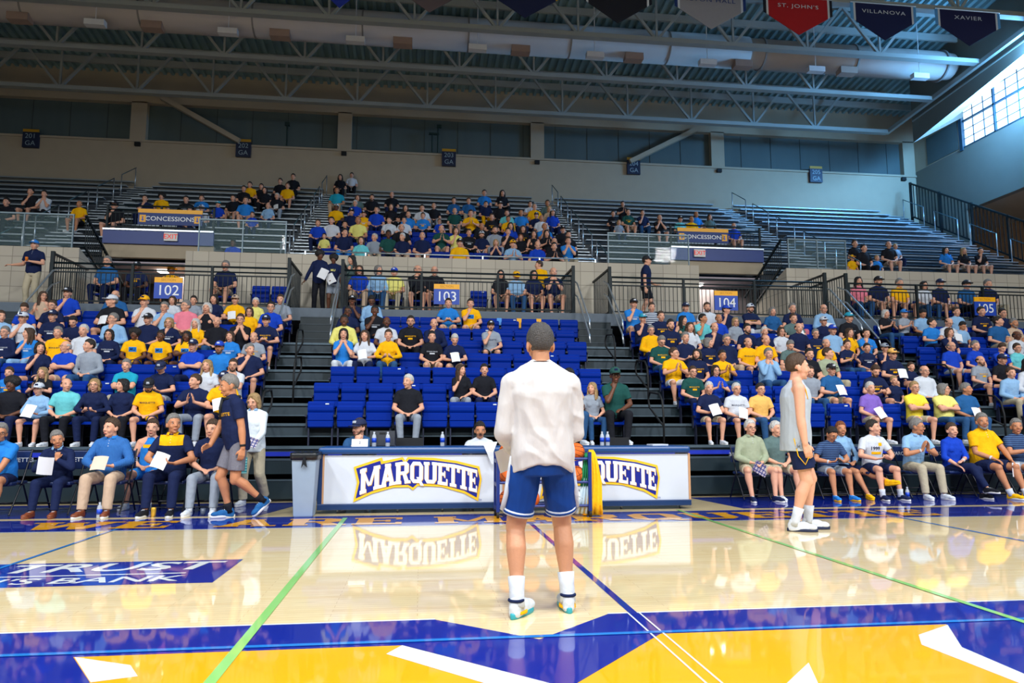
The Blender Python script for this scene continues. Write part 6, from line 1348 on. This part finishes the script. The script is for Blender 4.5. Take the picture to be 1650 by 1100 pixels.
# ball rack behind the coach
RX, RY = 1.65, 9.85
t = thing('ball_rack', 'navy wheeled ball rack standing in front of the scorer table behind the person in white', 'rack', (RX, RY, 0)); RK = mat('rack_blue', srgb(16, 44, 120), .4)
for s in (-1, 1):
    for q in (-.16, .16):
        MB().box(s*.62-.022, s*.62+.022, q-.02, q+.02, .08, .86).build('upright', RK, t)
        MB().lathe([(.02, -.015), (.045, -.015), (.045, .015), (.02, .015)], (0, 0, 0), 16).build('caster', BLACK, t, (s*.62, q, .046), (0, math.pi/2, 0))
for z in (.77, .46, .15):
    for q in (-.14, .14): MB().tube([(-.62, q, z), (.62, q, z)], .018).build('shelf_rail', RK, t)
    for s in (-1, 1): MB().box(s*.62-.02, s*.62+.02, -.16, .16, z-.05, z).build('shelf_bracket', RK, t)
ORB = mat('basketball_orange', srgb(228, 106, 26), .55, noise=.06, bump=.5, bscale=300); WHB = mat('basketball_white', srgb(210, 220, 226), .5); 
bmz = PR(); bmz.E((0, 0, 0), (.1195,)*3, n=32, m=20); BALL = bmz.b.mesh('basketball', [], True)
b = MB(); R = .1205
for ax in range(2): b.tube([((R*math.cos(a), R*math.sin(a), 0) if ax == 0 else (0, R*math.cos(a), R*math.sin(a))) for a in [2*math.pi*k/36 for k in range(36)]], .0026, 5, closed=True)
for s in (-1, 1):
    pts = []
    for k in range(36): a = 2*math.pi*k/36; v = V3(s*.62, math.cos(a)*.9, math.sin(a)*.78); v[0] += -s*.25*abs(math.sin(a)); pts.append(tuple(nrm(v)*R))
    b.tube(pts, .0026, 5, closed=True)
SEAM = b.mesh('seam', [])
for rw, (z, rn) in enumerate(((.77, 'top'), (.46, 'middle'), (.15, 'bottom'))):
    for c_ in range(4):
        bx = RX-.47+.313*c_; last = rw == 2 and c_ == 3
        o = put('basketball', BALL, [ORB if not last else WHB]); o.location = (bx, RY, z+.090); o.rotation_euler = (rnd.uniform(0, 3), rnd.uniform(0, 3), rnd.uniform(0, 3)); put('seam', SEAM, [BLACK if not last else BLACK], o)
        tag(o, ('orange' if not last else 'white and black')+' basketball on the '+rn+' shelf of the rack, '+ORD[c_]+' from its left end', 'basketball', 'basketballs on the rack')
def drape(name, pts, w, col, lab, loc):
    b = MB(); N = 14; rs = []
    for i, (y, z, ww, xo) in enumerate(pts):
        rs.append([(xo-ww/2+ww*j/N, y+.022*math.sin(j*1.5+i*.3)*min(1, i*.4), z) for j in range(N+1)])
    vs = [p for r in rs for p in r]; M_ = N+1; b.add(vs, [(i*M_+j, i*M_+j+1, (i+1)*M_+j+1, (i+1)*M_+j) for i in range(len(rs)-1) for j in range(N)])
    o = b.build(name, col, None, loc, smooth=True, fix=False); m = o.modifiers.new('s', 'SOLIDIFY'); m.thickness = .008; tag(o, lab, 'towel'); return o
drape('towel', [(.1, .80, .08, 0), (0, .88, .07, 0), (-.08, .84, .09, 0), (-.1, .70, .13, .01), (-.1, .45, .20, .02), (-.1, .2, .24, .0), (-.1, .02, .27, -.01)], .2, mat('towel_gold', srgb(250, 196, 14), .9, bump=.5, bscale=30), 'gold towel draped over the end of the ball rack, reaching the floor', (RX+.68, RY, 0))
drape('towel', [(.08, .78, .06, 0), (0, .84, .05, 0), (-.06, .8, .06, 0), (-.07, .6, .10, -.02), (-.07, .40, .12, -.03)], .1, mat('towel_green', srgb(20, 130, 80), .9, bump=.5, bscale=30), 'green cloth showing beside the gold towel on the ball rack', (RX+.60, RY-.02, 0))
drape('towel', [(.08, .6, .06, 0), (-.06, .5, .08, 0), (-.07, .3, .14, -.02), (-.08, .04, .20, -.06)], .1, mat('towel_pale', srgb(186, 210, 224), .9, bump=.5, bscale=30), 'pale blue cloth hanging below the gold towel', (RX+.58, RY-.03, 0))
# small things on and around the table
def bottle(x, y, z, lab, lbl=(20, 70, 200)):
    t = thing('water_bottle', lab, 'bottle', (x, y, z), 0, 'plastic water bottles')
    if 'btl' not in _hm:
        pl_, tt, bb = nt('clear_plastic'); bb.inputs['Base Color'].default_value = (.85, .93, 1, 1); bb.inputs['Alpha'].default_value = .45; bb.inputs['Roughness'].default_value = .08
        _hm['btl'] = MB().lathe([(.028, 0), (.032, .01), (.032, .13), (.026, .16), (.012, .185), (.012, .195)], n=16).mesh('bottle_body', pl_, True)
        _hm['btc'] = MB().lathe([(.014, .19), (.014, .21)], n=12).mesh('cap', fabric('W')); _hm['btw'] = MB().lathe([(.0330, .055), (.0330, .12)], n=16).mesh('label_band', mat('bottle_label', srgb(*lbl), .4), True)
    link('bottle_body', _hm['btl'], t); link('cap', _hm['btc'], t); link('label_band', _hm['btw'], t)
TZ = .915
def onT(px, Y=10.8): return float(unproj(px, 700, Y)[0])
bottle(onT(603), 10.8, TZ, 'water bottle beside the white card on the scorer table'); bottle(onT(625, 10.75), 10.75, TZ, 'water bottle in front of the open laptop'); bottle(onT(713), 10.8, TZ, 'water bottle near the person with a moustache')
bottle(onT(970), 10.8, TZ, 'water bottle nearer the person in white of the pair on the scorer table'); bottle(onT(979), 10.8, TZ, 'water bottle nearer the white binder of the pair on the scorer table')
bottle(float(ground(160, 835)[0]), 10.35, 0, 'water bottle on the floor beside the brown shoes of the person in check shirt'); bottle(float(ground(1334, 812)[0]), 11.35, 0, 'water bottle on the floor beside the blue shoes on the bench before section 104'); bottle(float(ground(1483, 808)[0]), 11.3, 0, 'water bottle on the floor by the white shoes on the bench before section 104')
bottle(6.05+6.0, 12.5, .87, 'water bottle on the front deck below section 105')
t = thing('laptop', 'open dark laptop on the scorer table seen from its back', 'laptop', (onT(616), 10.85, TZ)); MB().box(-.18, .18, 0, .26, 0, .018).build('base', PHONEM, t)
MB().box(-.18, .18, -.012, 0, .01, .225).build('lid', mat('laptop_grey', srgb(62, 66, 74), .4), t); MB().box(-.045, .045, -.014, -.012, .17, .20).build('sticker', BLACK, t)
tag(MB().box(-.115, .115, -.004, .004, 0, .11).build('place_card', PAPER, None, (onT(580, 10.7), 10.7, TZ), (-.25, 0, 0)), 'white card standing in front of the person in a cap', 'card')
t = [o for o in bpy.data.objects if o.name.startswith('place_card')][0]; bb = MB(); lettering(bb, '2', (0, -.006, .055), .05); bb.build('number', fabric('N'), t, fix=False)
tag(MB().box(-.13, .13, -.1, .1, 0, .022).build('binder', fabric('W'), None, (onT(1059), 10.8, TZ), (0, 0, .15)), 'white binder lying on the scorer table', 'binder')
tag(MB().rings([[(-.1, -.03, .16), (.12, -.03, .17), (.12, -.025, .17), (-.1, -.025, .16)], [(-.04, -.075, .02), (.06, -.07, .03), (.06, -.065, .03), (-.04, -.07, .02)], [(.03, -.08, -.14), (.06, -.075, -.15), (.06, -.07, -.15), (.03, -.075, -.14)]]).build('white_cloth', fabric('W'), None, (onT(788, 10.5), 10.5, TZ-.10)), 'white cloth hanging over the table edge beside the person in white', 'cloth')
tag(MB().lathe([(.033, 0), (.033, .115), (.028, .122), (.028, .124)], n=16).build('drink_can', mat('can_yellow', srgb(214, 170, 60), .3, .4), None, (float(ground(260, 828)[0]), 10.45, 0), smooth=True), 'yellow drink can on the floor between two black shoes on the bench before section 102', 'can')
tag(MB().lathe([(.03, 0), (.036, .10)], n=16).build('clear_cup', mat('cup_dark', srgb(80, 90, 110), .3), None, (float(ground(338, 826)[0]), 10.5, 0), smooth=True), 'small dark cup on the floor near the walking person', 'cup')
for x, n in ((-1.1, 'first'), (2.05, 'second')):
    tag(MB().box(-.2, .2, -.02, .02, 0, .12).build('monitor_base', BLACK, None, (x+.95, 11.0, TZ)), n+' low black device standing on the scorer tables', 'device')
